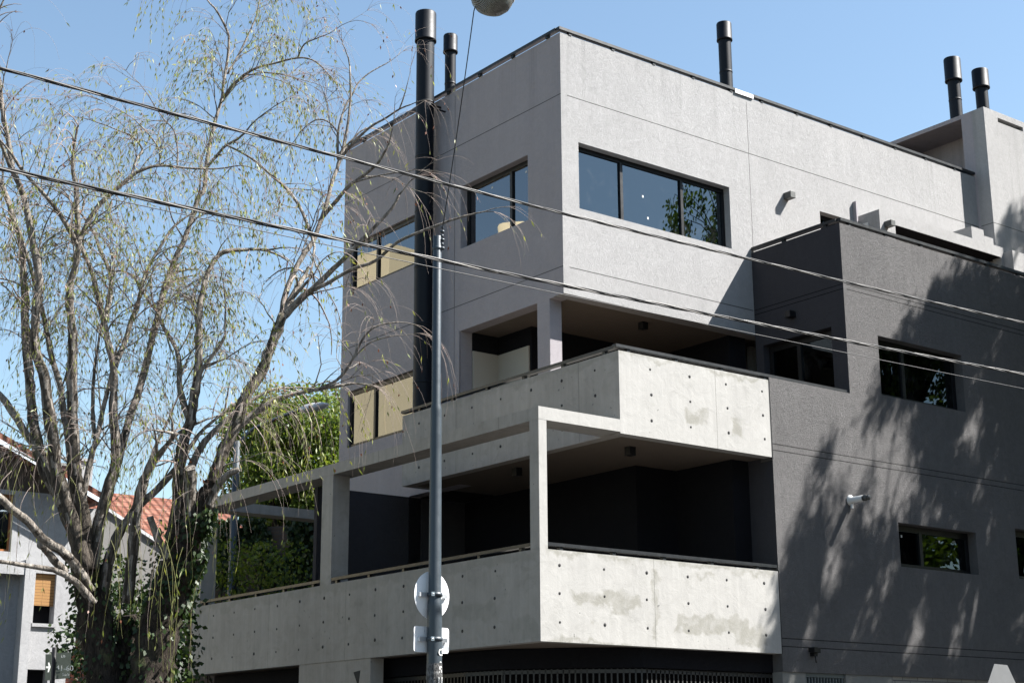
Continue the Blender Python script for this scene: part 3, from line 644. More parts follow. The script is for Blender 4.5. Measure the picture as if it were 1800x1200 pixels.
# ------------------------------------------------------------------ octagonal sign back, lower right
q = at(1759.5, 1167, 19.0)
S = thing('octagonal_sign', 'plain grey back of an octagonal road sign at the lower right corner', 'sign', (q.x, q.y, .12))
u = Vector((.28, -.96, 0)).normalized(); u = (RT*1.0).normalized(); u.z = 0; u.normalize(); u = (u*cos(radians(50))+Vector((u.y, -u.x, 0))*-sin(radians(50))); nn_ = Vector((-u.y, u.x, 0))
R_ = .46; cz = q.z-R_*cos(radians(22.5)); m_ = MB()
m_.smooth = False
pts = [(R_*sin(radians(22.5+45*k)), R_*cos(radians(22.5+45*k))) for k in range(8)]
f = [Vector((q.x, q.y, cz))+u*x+Vector((0, 0, z)) for x, z in pts]; b_ = [p+nn_*.004 for p in f]
m_.add(f+b_, [tuple(range(7, -1, -1)), tuple(range(8, 16))]+[(i, (i+1) % 8, (i+1) % 8+8, i+8) for i in range(8)]); m_.build('plate', metal('grey_sign_back', (.10, .104, .108), .6, .1), S)
m_ = MB(); bp = Vector((q.x, q.y, .12))+nn_*.04; m_.tube([bp, bp+Vector((0, 0, cz-.12+.1))], .03, 12); m_.build('post', MPOLE, S)

# ------------------------------------------------------------------ willow
def leaf(m_, p, d, L, wd, rnd):
    "one thin leaf from p along d, folded along the midrib"
    s = d.cross(Vector((rnd.uniform(-1, 1), rnd.uniform(-1, 1), rnd.uniform(-.3, .3))))
    if s.length < 1e-4: s = d.orthogonal()
    s.normalize(); e = p+d*L; mid = p+d*(L*.45)
    m_.add([p, mid+s*wd, e, mid-s*wd], [(0, 1, 2, 3)])
def smooth_path(P_, n=4):
    out = []
    for i in range(len(P_)-1):
        p0 = P_[max(i-1, 0)]; p1 = P_[i]; p2 = P_[i+1]; p3 = P_[min(i+2, len(P_)-1)]
        for k in range(n):
            t = k/n; out.append(.5*((2*p1)+(p2-p0)*t+(2*p0-5*p1+4*p2-p3)*t*t+(3*p1-p0-3*p2+p3)*t**3))
    out.append(P_[-1]); return out
LIMBS = [  # (start depth, end depth, start width px, end width px, twig density, [(x, y) ... from base upward])
 (20.6, 20.8, 92, 44, 0, [(195, 1420), (190, 1300), (182, 1200), (166, 1080), (150, 990)]),
 (20.4, 20.4, 100, 46, 0, [(250, 1420), (252, 1300), (262, 1200), (288, 1080), (312, 990), (332, 925)]),
 (20.9, 20.9, 84, 30, 0, [(215, 1420), (217, 1250), (222, 1150), (228, 1080)]),
 (20.6, 21.4, 26.4, 12, .3, [(150, 1000), (125, 930), (96, 850), (75, 800), (52, 772), (30, 737), (0, 695), (-60, 640)]),
 (20.8, 21.8, 26.4, 10, .8, [(148, 990), (118, 900), (80, 830), (68, 790), (58, 735), (53, 680), (48, 620), (44, 560), (45, 520), (41, 475), (37, 425), (25, 390), (15, 355), (0, 320), (-20, 270)]),
 (20.5, 20.0, 30.36, 8, .8, [(150, 1000), (128, 920), (104, 850), (96, 800), (93, 762), (85, 717), (75, 655), (62, 612), (61, 565), (66, 520), (69, 488), (60, 435), (50, 385), (37, 332), (22, 295), (15, 250), (5, 200), (0, 155), (-8, 100)]),
 (20.0, 19.7, 8.28, 5, .8, [(35, 328), (21, 300), (8, 268), (0, 250), (-15, 220)]),
 (20.9, 21.3, 19.8, 10, .6, [(150, 985), (134, 900), (125, 830), (123, 800), (117, 750), (110, 712), (105, 675), (90, 625), (82, 582), (72, 537), (60, 490)]),
 (20.6, 20.3, 30.36, 10, .7, [(152, 1000), (146, 920), (136, 850), (130, 800), (127, 725), (127, 650), (127, 587), (122, 525), (124, 495), (134, 462), (138, 425), (136, 380), (134, 330)]),
 (20.3, 19.8, 10.12, 5, 1, [(133, 430), (125, 410), (105, 377), (82, 347), (40, 300), (20, 270)]),
 (20.4, 20.2, 11.04, 3.5, 1, [(140, 425), (155, 390), (175, 360), (200, 337), (230, 310), (250, 299), (280, 291), (325, 295), (362, 297)]),
 (20.4, 20.6, 5.52, 3, 1, [(230, 312), (240, 280), (250, 262), (232, 240), (215, 232)]),
 (20.3, 20.3, 3.68, 2.5, 1, [(280, 291), (281, 268), (272, 250), (258, 232)]), (20.3, 20.3, 3.68, 2.5, 1, [(312, 293), (312, 262), (306, 230), (290, 212)]),
 (20.7, 20.9, 26.4, 9, .7, [(160, 1010), (168, 940), (190, 860), (204, 800), (200, 725), (200, 655), (190, 600), (178, 545), (170, 512), (160, 475), (146, 440)]),
 (20.8, 21.4, 10.12, 5, 1, [(187, 562), (190, 540), (195, 510), (192, 475), (176, 440), (168, 415), (156, 395)]),
 (20.8, 21.3, 12.88, 5, 1, [(202, 645), (207, 630), (220, 600), (232, 560), (240, 545), (248, 510), (255, 482), (275, 445), (300, 405), (318, 388)]),
 (21.1, 21.5, 6.44, 4, 1, [(248, 512), (236, 487), (215, 476)]), (21.1, 21.0, 5.52, 3, 1, [(247, 505), (262, 530), (275, 548)]),
 (20.6, 21.8, 19.8, 14, .4, [(165, 1000), (180, 900), (205, 820), (212, 790), (225, 745), (240, 700), (255, 650), (265, 605), (280, 545), (287, 515)]),
 (21.8, 22.2, 13.8, 4.5, .9, [(287, 515), (302, 470), (320, 430), (335, 390), (350, 345), (358, 335), (363, 292), (370, 248), (379, 210), (390, 175), (393, 146), (400, 102), (402, 64), (390, 35), (378, 15)]),
 (22.1, 21.6, 7.36, 2.5, 1, [(388, 178), (410, 150), (430, 132), (450, 120), (480, 112), (523, 102), (550, 106), (568, 120)]),
 (22.0, 22.2, 3.68, 2, 1, [(424, 140), (445, 130), (470, 128), (500, 132), (520, 138)]), (21.8, 21.5, 3.68, 2, 1, [(523, 102), (535, 78), (556, 68), (572, 62)]),
 (22.2, 22.6, 4.6, 2.5, 1, [(400, 130), (420, 95), (437, 60), (450, 30), (456, 2), (462, -20)]),
 (21.9, 21.6, 6.44, 4, 1, [(362, 296), (380, 275), (396, 257), (417, 245), (432, 232)]),
 (21.6, 20.6, 3.68, 7, .9, [(396, 254), (440, 277), (470, 302), (504, 332), (527, 364), (547, 412)]),
 (20.3, 20.3, 44, 28, 0, [(318, 960), (345, 905), (362, 870), (375, 850)]),
 (20.3, 20.5, 23.76, 20, .2, [(372, 858), (395, 787), (415, 745), (430, 700), (455, 662), (470, 625), (485, 587), (497, 553)]),
 (20.5, 21.0, 12.88, 8, .5, [(495, 560), (501, 519), (516, 481), (533, 449), (551, 422), (562, 393), (574, 358), (583, 323), (592, 298)]),
 (21.0, 21.0, 7.36, 3.5, .9, [(592, 300), (598, 275), (606, 248), (613, 205), (616, 166), (615, 117)]),
 (21.0, 21.3, 5.52, 2, .9, [(594, 280), (594, 233), (606, 190), (621, 163), (630, 146), (650, 128), (679, 112)]),
 (21.0, 20.4, 6.44, 2.5, .9, [(601, 276), (621, 251), (650, 224), (679, 207), (702, 192), (722, 184)]), (20.5, 20.4, 3.22, 2, .5, [(702, 192), (708, 176), (713, 160)]),
 (21.0, 21.4, 3.68, 2, .9, [(594, 234), (580, 216), (560, 210), (542, 219), (527, 233)]),
 (20.9, 20.2, 8.28, 4, .9, [(560, 390), (592, 352), (615, 326), (650, 300), (668, 282), (682, 256)]), (20.4, 20.2, 3.68, 2.5, .9, [(625, 320), (660, 310), (700, 303)]),
 (20.5, 20.2, 15.64, 5, .6, [(497, 558), (533, 522), (551, 507), (580, 478), (603, 457), (621, 437), (650, 408), (688, 367), (701, 343)]),
 (20.3, 19.8, 8.28, 4, .2, [(548, 511), (580, 495), (621, 472), (660, 458), (700, 425), (745, 405), (790, 388), (820, 379)]),
 (20.4, 20.3, 20.24, 6, .5, [(390, 800), (408, 765), (430, 740), (480, 705), (527, 690), (572, 682), (605, 676)]),
 (20.3, 20.2, 6.44, 2.5, 1, [(560, 684), (592, 668), (615, 640), (640, 592), (665, 572), (700, 566)]), (20.3, 20.1, 3.68, 2, 1, [(600, 660), (630, 620), (655, 600), (690, 590)]),
 (20.6, 20.9, 29.04, 9, .6, [(300, 985), (312, 900), (315, 837), (322, 775), (335, 740), (340, 700), (348, 650), (350, 600), (349, 560), (352, 530), (358, 504), (367, 475), (387, 446), (410, 440)]),
 (20.7, 21.2, 14.72, 5, .8, [(335, 745), (317, 687), (315, 637), (307, 607), (287, 575), (275, 545)]),
 (20.6, 20.5, 11.04, 5, .8, [(344, 690), (352, 655), (370, 630), (387, 607), (396, 588)]),
 (20.5, 20.6, 18.4, 8, .6, [(318, 860), (345, 800), (365, 770), (390, 745), (415, 722), (440, 705)]),
 (20.5, 20.7, 11.04, 4, .8, [(252, 870), (262, 830), (285, 795), (315, 760), (360, 738)]),
 (20.2, 19.3, 19.8, 14, .1, [(160, 1040), (131, 990), (112, 971), (75, 945), (49, 915), (22, 896), (0, 874), (-40, 850)]),
 (20.2, 19.5, 17.16, 6, .1, [(165, 1060), (142, 1031), (124, 1016), (94, 1001), (49, 994), (0, 986), (-60, 980)]),
 (20.3, 20.0, 16, 13, 0, [(116, 1005), (94, 982), (78, 963), (70, 957)]),
 (20.7, 20.8, 22.44, 12, .2, [(180, 1050), (190, 990), (210, 935), (240, 892), (277, 859), (311, 821), (330, 790)]),
 (20.6, 20.4, 22.44, 16, .1, [(225, 1060), (232, 975), (240, 900), (250, 850), (254, 838)]),
 (20.3, 20.2, 18, 13, 0, [(300, 1000), (290, 970), (277, 945), (264, 908)]),
 (20.5, 20.8, 17.16, 5, .4, [(236, 900), (250, 850), (268, 800), (280, 770), (300, 730)]),
 (20.6, 21.0, 12.88, 8, .5, [(145, 890), (156, 820), (170, 770), (180, 725), (195, 662), (198, 640)]),
 (20.2, 20.0, 20, 10, 0, [(365, 892), (382, 855), (398, 836), (420, 824)]),
 (20.2, 20.1, 22, 20, 0, [(332, 930), (334, 880), (336, 838), (334, 822)]),
 (20.3, 20.0, 46, 8, 0, [(310, 1030), (335, 1000), (358, 984)]), (20.3, 20.0, 50, 12, 0, [(325, 960), (350, 925), (372, 905)]), (20.35, 20.2, 50, 30, 0, [(300, 1080), (322, 1010), (338, 950), (345, 900)]),
 (20.8, 21.2, 8.28, 4, .5, [(166, 770), (163, 720), (165, 660), (172, 610), (178, 570)]),
]
def build_willow():
    r = random.Random(11)
    base = at(215, 1420, 20.6); base.z = .12
    T = thing('willow_tree', 'big bare-limbed weeping willow with thin drooping twigs left of the building', 'tree', base)
    tr = MB(); li = MB(); tw = MB(); lf = MB(); rl = MB(); lf.mi = 0
    trunkpts = []
    hang = []      # hanging twig starts (point, direction, amount of leaf)
    def leafy(px_, py_):
        v = .25
        if 290 < px_ < 480 and py_ < 420: v = .75
        if 350 < px_ < 560 and 350 < py_ < 760: v = .95
        if px_ < 290 and 300 < py_ < 700: v = .55
        if px_ > 520: v = .12
        if px_ < 150 and py_ < 300: v = .1
        return v
    def strand(p, d, L, rad, lv, droop=1.0, green=False):
        pts = [p.copy()]; q = p.copy(); v = d.normalized(); st = .11; n = max(3, int(L/st))
        for i in range(n):
            v = (v+Vector((r.gauss(0, .09), r.gauss(0, .09), -.30*droop+r.gauss(0, .05)))).normalized(); q = q+v*st; pts.append(q.copy())
        tw.mi = 1 if green else 0
        tw.tube(pts, [rad*(1-.65*i/n) for i in range(n+1)], 3, False)
        for i in range(2, n+1):
            for _ in range(3):
                if r.random() < lv*.42:
                    dd = (v+Vector((r.uniform(-.6, .6), r.uniform(-.6, .6), r.uniform(-.9, .1)))).normalized()
                    if r.random() < .06+(.35 if lv < .15 else 0): leaf(rl, pts[i], dd, r.uniform(.04, .07), .012, r)
                    else: leaf(lf, pts[i], dd, r.uniform(.06, .115), r.uniform(.006, .011), r)
    def sub(p, d, L, rad, lv, depth):
        pts = [p.copy()]; q = p.copy(); v = d.normalized(); st = .12; n = max(3, int(L/st)); 
        for i in range(n):
            v = (v+Vector((r.gauss(0, .13), r.gauss(0, .13), r.gauss(0, .1)-.055*(i/n+.2)*2))).normalized(); q = q+v*st; pts.append(q.copy())
            if i >= 1 and r.random() < (1.0 if depth == 0 else .9):
                sd_ = (v*.9+Vector((r.uniform(-1, 1), r.uniform(-1, 1), r.uniform(-.3, .7)))).normalized()
                if depth == 0 and r.random() < .35: sub(q, sd_, L*r.uniform(.35, .6), rad*.55, lv, 1)
                else: strand(q, sd_, r.uniform(.35, 1.5)*(1 if lv > .13 else .5), max(.0023, rad*.33), lv)
        li.tube(pts, [rad*(1-.6*i/n) for i in range(n+1)], 5, False)
        for _ in range(4 if depth == 0 or L > .3 else 1): strand(q, (v+Vector((r.uniform(-.4, .4), r.uniform(-.4, .4), 0))), r.uniform(.5, 1.4), .0024, lv)
    for (d0, d1, w0, w1, tden, pts) in LIMBS:
        n = len(pts)
        P3 = smooth_path([at(x, y, d0+(d1-d0)*i/(n-1)) for i, (x, y) in enumerate(pts)], 4 if w0 < 100 and not (w0 > 36 and tden == 0) else 10); N = len(P3)
        kpx = 20.6/F_PX/2*(.9 if w0 < 60 and w0 > 12 else 1.0)
        if P3[0].z < .12: P3[0].z = .0
        rad = [kpx*(w1+(w0-w1)*(1-i/(N-1))**(1.5 if w0 > 16 and tden > 0 else 1.1))*(1+.12*r.uniform(-1, 1)*(1 if w0 > 20 else .5)) for i in range(N)]
        tgt = tr if w0 > 38 and tden == 0 else li
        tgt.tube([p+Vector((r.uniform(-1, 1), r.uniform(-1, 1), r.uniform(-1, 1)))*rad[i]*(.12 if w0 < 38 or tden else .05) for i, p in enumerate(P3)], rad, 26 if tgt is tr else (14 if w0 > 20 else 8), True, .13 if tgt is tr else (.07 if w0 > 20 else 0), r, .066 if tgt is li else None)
        if tgt is tr and w0 > 45: trunkpts += [(p, rad[i]) for i, p in enumerate(P3) if r.random() < .8]
        if tden:
            for i in range(1, N):
                seg = (P3[i]-P3[i-1]).length; px_, py_ = pts[min(n-1, int(i*(n-1)/(N-1)))]
                if py_ > 860: continue
                cnt = seg*tden*(5.4 if rad[i] < .05 else 3.2)*(1 if px_ < 480 else .62 if px_ < 560 else .36 if px_ < 640 else .12)
                k = int(cnt)+(1 if r.random() < cnt-int(cnt) else 0)
                for _ in range(k):
                    dr = (P3[i]-P3[i-1]).normalized(); a = r.uniform(0, 2*pi); o_ = dr.orthogonal().normalized(); c_ = dr.cross(o_)
                    sd_ = (dr*r.uniform(.2, .9)+(o_*cos(a)+c_*sin(a))*r.uniform(.5, 1)+Vector((0, 0, .35))).normalized()
                    sub(P3[i], sd_, r.uniform(.4, 1.05)*(1 if rad[i] > .02 else .75), max(.006, min(.013, rad[i]*.4)), leafy(px_, py_), 0)
            # tip
            sub(P3[-1], (P3[-1]-P3[-2]), .9 if pts[-1][0] < 600 else .4, max(.006, rad[-1]*.9), leafy(*pts[-1]), 0)
    iv = MB()
    for q_, rr_ in trunkpts:
        for _ in range(16):
            a = r.uniform(0, 2*pi); p = q_+Vector((cos(a), sin(a), 0))*rr_*r.uniform(.95, 1.35)+Vector((0, 0, r.uniform(-.1, .1))); leaf(iv, p, Vector((cos(a)*.5, sin(a)*.5, -.8)).normalized(), r.uniform(.05, .1), .03, r)
    iv.build('ivy', MLD, T)
    # long yellow-green shoots hanging in front of the trunk
    for i in range(20):
        x = r.choice((r.uniform(190, 345), r.uniform(270, 330), r.uniform(60, 420))); y = r.uniform(800, 1010); p = at(x, y, r.uniform(19.0, 19.9))
        strand(p, Vector((r.uniform(-.45, .45), r.uniform(-.45, .45), -.4)), r.uniform(1.0, 2.4), .0035, .22, 1.6, True)
    for i in range(70):
        x = r.uniform(-10, 470); y = r.uniform(700, 900); p = at(x, y, r.uniform(19.2, 21.2))
        if x > 400: continue
        strand(p, Vector((r.uniform(-.7, .7), r.uniform(-.7, .7), -.1)), r.uniform(.7, 2.2), .0036, .3, 1.3, r.random() < .3)
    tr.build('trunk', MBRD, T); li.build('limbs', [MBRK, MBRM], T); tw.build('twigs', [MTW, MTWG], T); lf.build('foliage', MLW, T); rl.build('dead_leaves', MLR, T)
build_willow()

# ------------------------------------------------------------------ leafy masses
def blob_leaves(m_, c, rad, n, size, r, wd=.3, shell=.55, down=.2, twig=None):
    c = Vector(c)
    for _ in range(n):
        v = Vector((r.gauss(0, 1), r.gauss(0, 1), r.gauss(0, 1))).normalized()*(shell+(1-shell)*r.random())**.6
        p = c+Vector((v.x*rad[0], v.y*rad[1], v.z*rad[2]))
        d = (v*.7+Vector((r.uniform(-1, 1), r.uniform(-1, 1), r.uniform(-1, .6)-down))).normalized()
        L = size*r.uniform(.6, 1.3); leaf(m_, p, d, L, L*wd, r)
def bushy_tree(name, label, base, clumps, mat_, seed, n=260, size=.11, group=None, trunk_r=.16, wd=.28, cat='tree', per=None):
    r = random.Random(seed); T = thing(name, label, cat, base, group); base = Vector(base)
    t = MB(); top = sum((Vector(c[0]) for c in clumps), Vector())/len(clumps)
    fork = base.lerp(Vector((top.x, top.y, min(c[0][2] for c in clumps))), .75) if cat == 'tree' else base+Vector((0, 0, .2))
    t.tube(smooth_path([base, base.lerp(fork, .5)+Vector((.1, .06, 0)), fork], 4), [trunk_r*(1-.04*i) for i in range(9)], 10)
    f = MB()
    for c, rd in clumps:
        c = Vector(c); mid = fork.lerp(c, .5)+Vector((r.uniform(-.3, .3), r.uniform(-.3, .3), .2))
        t.tube(smooth_path([fork, mid, c], 3), [trunk_r*.45*(1-.12*i) for i in range(7)], 6)
        blob_leaves(f, c, rd, int(n*(rd[0]*rd[2]+rd[0]*rd[1])*1.0), size, r, wd)
    t.build('trunk', MBRD, T); f.build('foliage', mat_, T); return T
r = random.Random(5)
# round green tree left of the building
cl = []
for i in range(75):
    x = r.uniform(425, 608); y = r.uniform(690, 880)
    top_y = 655+((x-520)/95.)**2*60
    if y < top_y: continue
    R0 = r.uniform(.45, .85); cl.append((tuple(at(x, y+20, r.uniform(33.5, 36.5))), (R0, R0, R0*.75)))
for i in range(16):
    x = r.uniform(485, 640); y = r.uniform(870, 960); cl.append((tuple(at(x, y, r.uniform(34, 37))), (.8, .8, .6)))
gb = at(540, 1000, 35.3); bushy_tree('green_tree', 'dense round-leaved bright green tree rising behind the concrete frame', (gb.x, gb.y, .12), cl, MLG, 3, 850, .09, wd=.34)
# taller thin tree top between willow and green tree
cl = [(tuple(at(x, y, 33)), (.5, .5, .5)) for x, y in ((445, 640), (470, 660), (500, 665), (455, 690))]
# ivy wall and hedge behind
MIV = bricks('old_brick_wall', (.12, .085, .065), (.09, .06, .045), (.08, .075, .07), .24, .075)
a = at(350, 1000, 33); b = at(640, 1000, 31.5)
iw = thing('garden_wall', 'old brick garden wall overgrown with ivy behind the balcony parapet', 'wall', (a.x, a.y, .12))
zt = at(400, 932, 33).z
m_ = MB(); dv = (b-a); dv.z = 0; m_.obox((a.x, a.y, .12), dv, Vector((-.1, .25, 0)), Vector((0, 0, zt-.12))); m_.build('brickwork', MIV, iw)
m_ = MB(); nd = Vector((dv.y, -dv.x, 0)).normalized()
for i in range(7000):
    t_ = r.random(); zz = zt+.2-abs(r.gauss(0, 1.3)); p = Vector((a.x, a.y, zz))+dv*t_+nd*r.uniform(.02, .3)
    if sin(t_*23+zz*3)+sin(t_*9-zz*2) < -.9: continue
    leaf(m_, p, Vector((r.uniform(-.6, .6), r.uniform(-.6, .6), -.6)).normalized(), .12, .045, r)
m_.build('ivy', MLD, iw)
# shrubs at the foot of the willow
for k, (x, y, dd, w_, h_, lab) in enumerate(((245, 1010, 24.5, 1.2, 2.6, 'glossy green shrub filling the gap between the two willow trunks'), (225, 1130, 24.0, 1.5, 1.8, 'dark leafy shrub low behind the foot of the willow'), (430, 1010, 30, 1.9, 1.4, 'low green bush showing above the left end of the balcony rail'))):
    c = at(x, y, dd); cl = []
    for i in range(26 if k == 0 else 14): cl.append(((c.x+r.uniform(-1, 1)*w_*.6, c.y+r.uniform(-.6, .6)*w_*.5, c.z+r.uniform(-1.3, .5)*h_*.45), (.45, .45, .42)))
    for i in range(6): cl.append(((c.x+r.uniform(-1, 1)*w_*.5, c.y+r.uniform(-.5, .5)*w_*.5, r.uniform(.8, max(1.2, c.z-1))), (.5, .5, .5)))
    bushy_tree('shrub', lab, (c.x, c.y, .12), cl, MLD if k < 2 else MLG, 20+k, 330, .085, trunk_r=.05, wd=.36, cat='shrub')

# ------------------------------------------------------------------ far street lamp
D2 = 32.0
q0 = at(413, 1020, D2); Tn = thing('street_lamp', 'cobra-head street lamp on a slim grey pole behind the willow, before the green tree', 'street lamp', (q0.x, q0.y, .12))
m_ = MB(); tp = at(417, 775, D2); m_.tube([(tp.x, tp.y, .12), (tp.x, tp.y, tp.z*.5), (tp.x, tp.y, tp.z)], [.1, .085, .065], 12); m_.build('pole', MPOLE, Tn)
m_ = MB(); m_.tube(smooth_path([Vector((tp.x, tp.y, tp.z-.1)), at(440, 757, D2), at(480, 738, D2), at(528, 719, D2)], 4), .035, 8); m_.build('arm', MPOLE, Tn)
m_ = MB(); pa = at(526, 720, D2); pb = at(578, 711, D2); dl = (pb-pa)
m_.tube([pa, pa+dl*.15, pa+dl*.5, pa+dl*.85, pb], [.04, .085, .10, .07, .02], 10); m_.build('lamp_head', MGAL, Tn)

# ------------------------------------------------------------------ street name sign, lower left
D3 = 23.0; q0 = at(95, 1150, D3); Sn = thing('street_sign', 'dark green street name sign with a white arrow on a black post, lower left', 'sign', (q0.x, q0.y, .12))
MSG = simple('sign_green_grey', (.05, .06, .05), .5, .1, 5); MBK = MFR
m_ = MB(); t_ = at(96, 1137, D3); m_.tube([(t_.x, t_.y, .12), (t_.x, t_.y, t_.z)], .034, 12); m_.build('post', MBK, Sn)
def flatplate(m_, px, D, off=0):
    f = [at(x, y, D)+FW*off for x, y in px]; b = [p+Vector((FW.x, FW.y, 0))*.006 for p in f]; n = len(f)
    m_.add(f+b, [tuple(range(n)), tuple(range(2*n-1, n-1, -1))]+[(i, i+n, (i+1) % n+n, (i+1) % n) for i in range(n)])
m_ = MB(); flatplate(m_, [(80, 1149), (79, 1195), (89, 1195), (91, 1149)][::-1], D3-.05); flatplate(m_, [(99, 1147), (97, 1193), (122, 1191), (125, 1145)][::-1], D3-.05); m_.build('plate', MSG, Sn)
uu = (RT*1.0); zz_ = Vector((0, 0, 1)); nv = -Vector((FW.x, FW.y, 0)).normalized()
def Mat(p, rot=0, sq=1.0):
    a_ = RT*cos(rot)*sq+UP*sin(rot)*sq; b_ = -RT*sin(rot)+UP*cos(rot)
    return Matrix(((a_.x, b_.x, nv.x, p.x), (a_.y, b_.y, nv.y, p.y), (a_.z, b_.z, nv.z, p.z), (0, 0, 0, 1)))
text('41-60', .105, Mat(at(113.5, 1174, D3-.075), .0), MWP, 'lettering', Sn); text('Sarli', .055, Mat(at(115.5, 1185, D3-.075)), MWP, 'lettering', Sn); text('U5', .05, Mat(at(111, 1153, D3-.075)), MWP, 'lettering', Sn)
m_ = MB(); flatplate(m_, [(84.3, 1163.5), (86.2, 1163.5), (88.5, 1171.5), (85.4, 1180.5), (83.4, 1180.5), (85, 1173.5), (81, 1173.5), (81, 1170.2), (85, 1170.2)][::-1], D3-.075); m_.build('arrow', MWP, Sn)

# ------------------------------------------------------------------ neighbour house, far left
HY = 20.0
H = thing('neighbour_house', 'white rendered house with orange tiled roofs behind the willow at the far left', 'house', (0, HY, .12))
g = NG('roof_tiles'); wv = g.n('ShaderNodeTexWave', wave_type='BANDS', bands_direction='X'); g.l(g.tc, wv.inputs[0]); wv.inputs['Scale'].default_value = 1.3
w2 = g.math('FRACT', g.math('MULTIPLY', g.Z, 5.2)); nn = g.noise(6, 5, .6); bl = g.n('ShaderNodeTexVoronoi'); g.l(g.tc, bl.inputs['Vector']); bl.inputs['Scale'].default_value = 5
col = g.mix(nn, (.09, .03, .019), (.15, .06, .038)); col = g.mix(g.math('MULTIPLY', g.ramp(bl.outputs['Color'], .5, .9), .5), col, (.24, .125, .09)); col = g.mix(g.ramp(w2, .16, .02), col, (.025, .012, .01))
MTILE = g.out(col, .8, g.bump(g.math('ADD', wv.outputs['Fac'], w2), .05), .2)
m_ = MB(); holed(m_, (-1.8, HY, 0), X_, Y_, 3.7, .12, 7.85, .3, [(.8, 1.94, 6.4, 7.75), (2.59, 3.10, 4.78, 5.95), (.8, 1.6, 3.0, 4.1), (2.2, 3.05, 2.0, 3.72)])
m_.build('wall', MHW, H)
m_ = MB(); m_.box((.40, HY-.35, .12), (.62, HY-.003, 6.2)); m_.box((-1.8, HY-.33, 5.85), (.398, HY-.003, 6.15)); m_.build('pilaster', MHW, H)
m_ = MB(); m_.box((1.9, HY+.01, .12), (2.2, HY+8, 7.6)); m_.build('side_wall', MHW, H)
m_ = MB(); m_.add([(-1.8, HY+.05, 7.85), (1.89, HY+.05, 7.85), (1.75, HY+.05, 7.92), (-.3, HY+.05, 8.85), (-1.8, HY+.05, 9.5), (-1.8, HY+.2, 7.85), (1.89, HY+.2, 7.85), (1.75, HY+.2, 7.92), (-.3, HY+.2, 8.85), (-1.8, HY+.2, 9.5)], [(0, 1, 2, 3, 4), (9, 8, 7, 6, 5)]); m_.build('gable', simple('dark_timber', (.07, .055, .045), .8, .3), H)
sl = Vector((4.0, 0, -1.805)); o_ = Vector((-1.8, HY-.6, 9.485))
m_ = MB(); m_.obox(o_, sl, Vector((0, 6, 0)), Vector((.06, 0, .13))); m_.build('roof', MTILE, H)
m_ = MB(); m_.obox(o_+Vector((-.04, -.03, -.10)), sl, Vector((0, .03, 0)), Vector((.04, 0, .09))); m_.build('barge_board', simple('pale_fascia_paint', (.5, .55, .6), .6, .1), H)
f_ = window((-1.0, HY, 0), X_, Y_, 1.14, 6.4, 7.75, (.5,), .1, MG3, .06, 'window'); f_.parent = H; f_.matrix_parent_inverse = H.matrix_world.inverted(); f_.data.materials[0] = MORW
g = NG('wood_shutter'); st_ = g.math('FRACT', g.math('MULTIPLY', g.Z, 14.0)); MSH = g.out(g.mix(g.ramp(st_, .2, .05), (.33, .18, .07), (.1, .045, .015)), .6, g.bump(st_, .01))
m_ = MB(); m_.box((.795, HY+.08, 5.2), (1.295, HY+.12, 5.945)); m_.build('roller_shutter', MSH, H)
m_ = MB(); m_.box((.76, HY-.06, 4.70), (1.34, HY-.002, 4.778)); m_.build('sill', MHW, H)
m_ = MB(); m_.box((-1.75, HY+.31, .2), (1.8, HY+.35, 7.8)); m_.build('dark_interior', MDK, H)
H2 = thing('tiled_roof_house', 'lower house with a broad orange tiled roof seen between the willow limbs', 'house', (5, 24, .12))
m_ = MB(); m_.obox((3.3, 25.3, 8.88), (5.0, 0, 0), (0, -2.9, -1.72), (0, .05, .09)); m_.build('roof', MTILE, H2)
m_ = MB(); m_.box((3.4, 23.9, .12), (8.2, 25.0, 7.4)); m_.build('wall', MHW, H2)
m_ = MB(); m_.add([(2.4, 22.2, 6.6), (3.4, 22.2, 7.98), (5.9, 22.2, 6.7), (5.9, 22.2, .12), (2.4, 22.2, .12), (2.4, 22.36, 6.6), (3.4, 22.36, 7.98), (5.9, 22.36, 6.7), (5.9, 22.36, .12), (2.4, 22.36, .12)], [(4, 3, 2, 1, 0), (5, 6, 7, 8, 9), (0, 1, 6, 5), (1, 2, 7, 6)]); m_.build('gable_wall', simple('grey_render', (.13, .125, .12), .9, .15), H2)
m_ = MB(); m_.obox((3.35, 22.12, 7.95), (2.6, 0, -1.32), (0, .3, 0), (.03, 0, .07)); m_.build('barge_board', MGAL, H2)
m_ = MB(); m_.box((3.78, 25.2, 8), (4.2, 25.7, 9.75)); m_.box((3.72, 25.14, 9.752), (4.26, 25.76, 9.83)); m_.build('chimney', MHW, H2)
H3 = thing('brown_tower_block', 'plain maroon-brown rooftop box behind the white house', 'building', (4, 27, .12))
m_ = MB(); m_.box((1.9, 27, .12), (4.9, 30, 9.9)); m_.build('wall', simple('maroon_paint', (.14, .075, .075), .85, .15), H3)
m_ = MB(); m_.box((1.85, 26.95, 9.902), (4.95, 30.05, 9.98)); m_.build('roof', MKERB, H3)
BW = thing('garden_boundary_wall', 'low red brick boundary wall with orange timber gate at the lower left', 'wall', (2.5, 17.5, .12))
q1 = at(118, 1150, 34); q2 = at(230, 1150, 34); zt = at(140, 1146, 34).z
m_ = MB(); m_.obox((q1.x, q1.y, .12), Vector((q2.x-q1.x, q2.y-q1.y, 0)), (.08, .2, 0), (0, 0, zt-.12)); m_.build('brickwork', bricks('red_bricks', (.3, .1, .06), (.22, .07, .045), (.14, .12, .11)), BW)
z2 = at(140, 1080, 34).z; q3 = at(131, 1150, 34.3); q4 = at(150, 1150, 34.3)
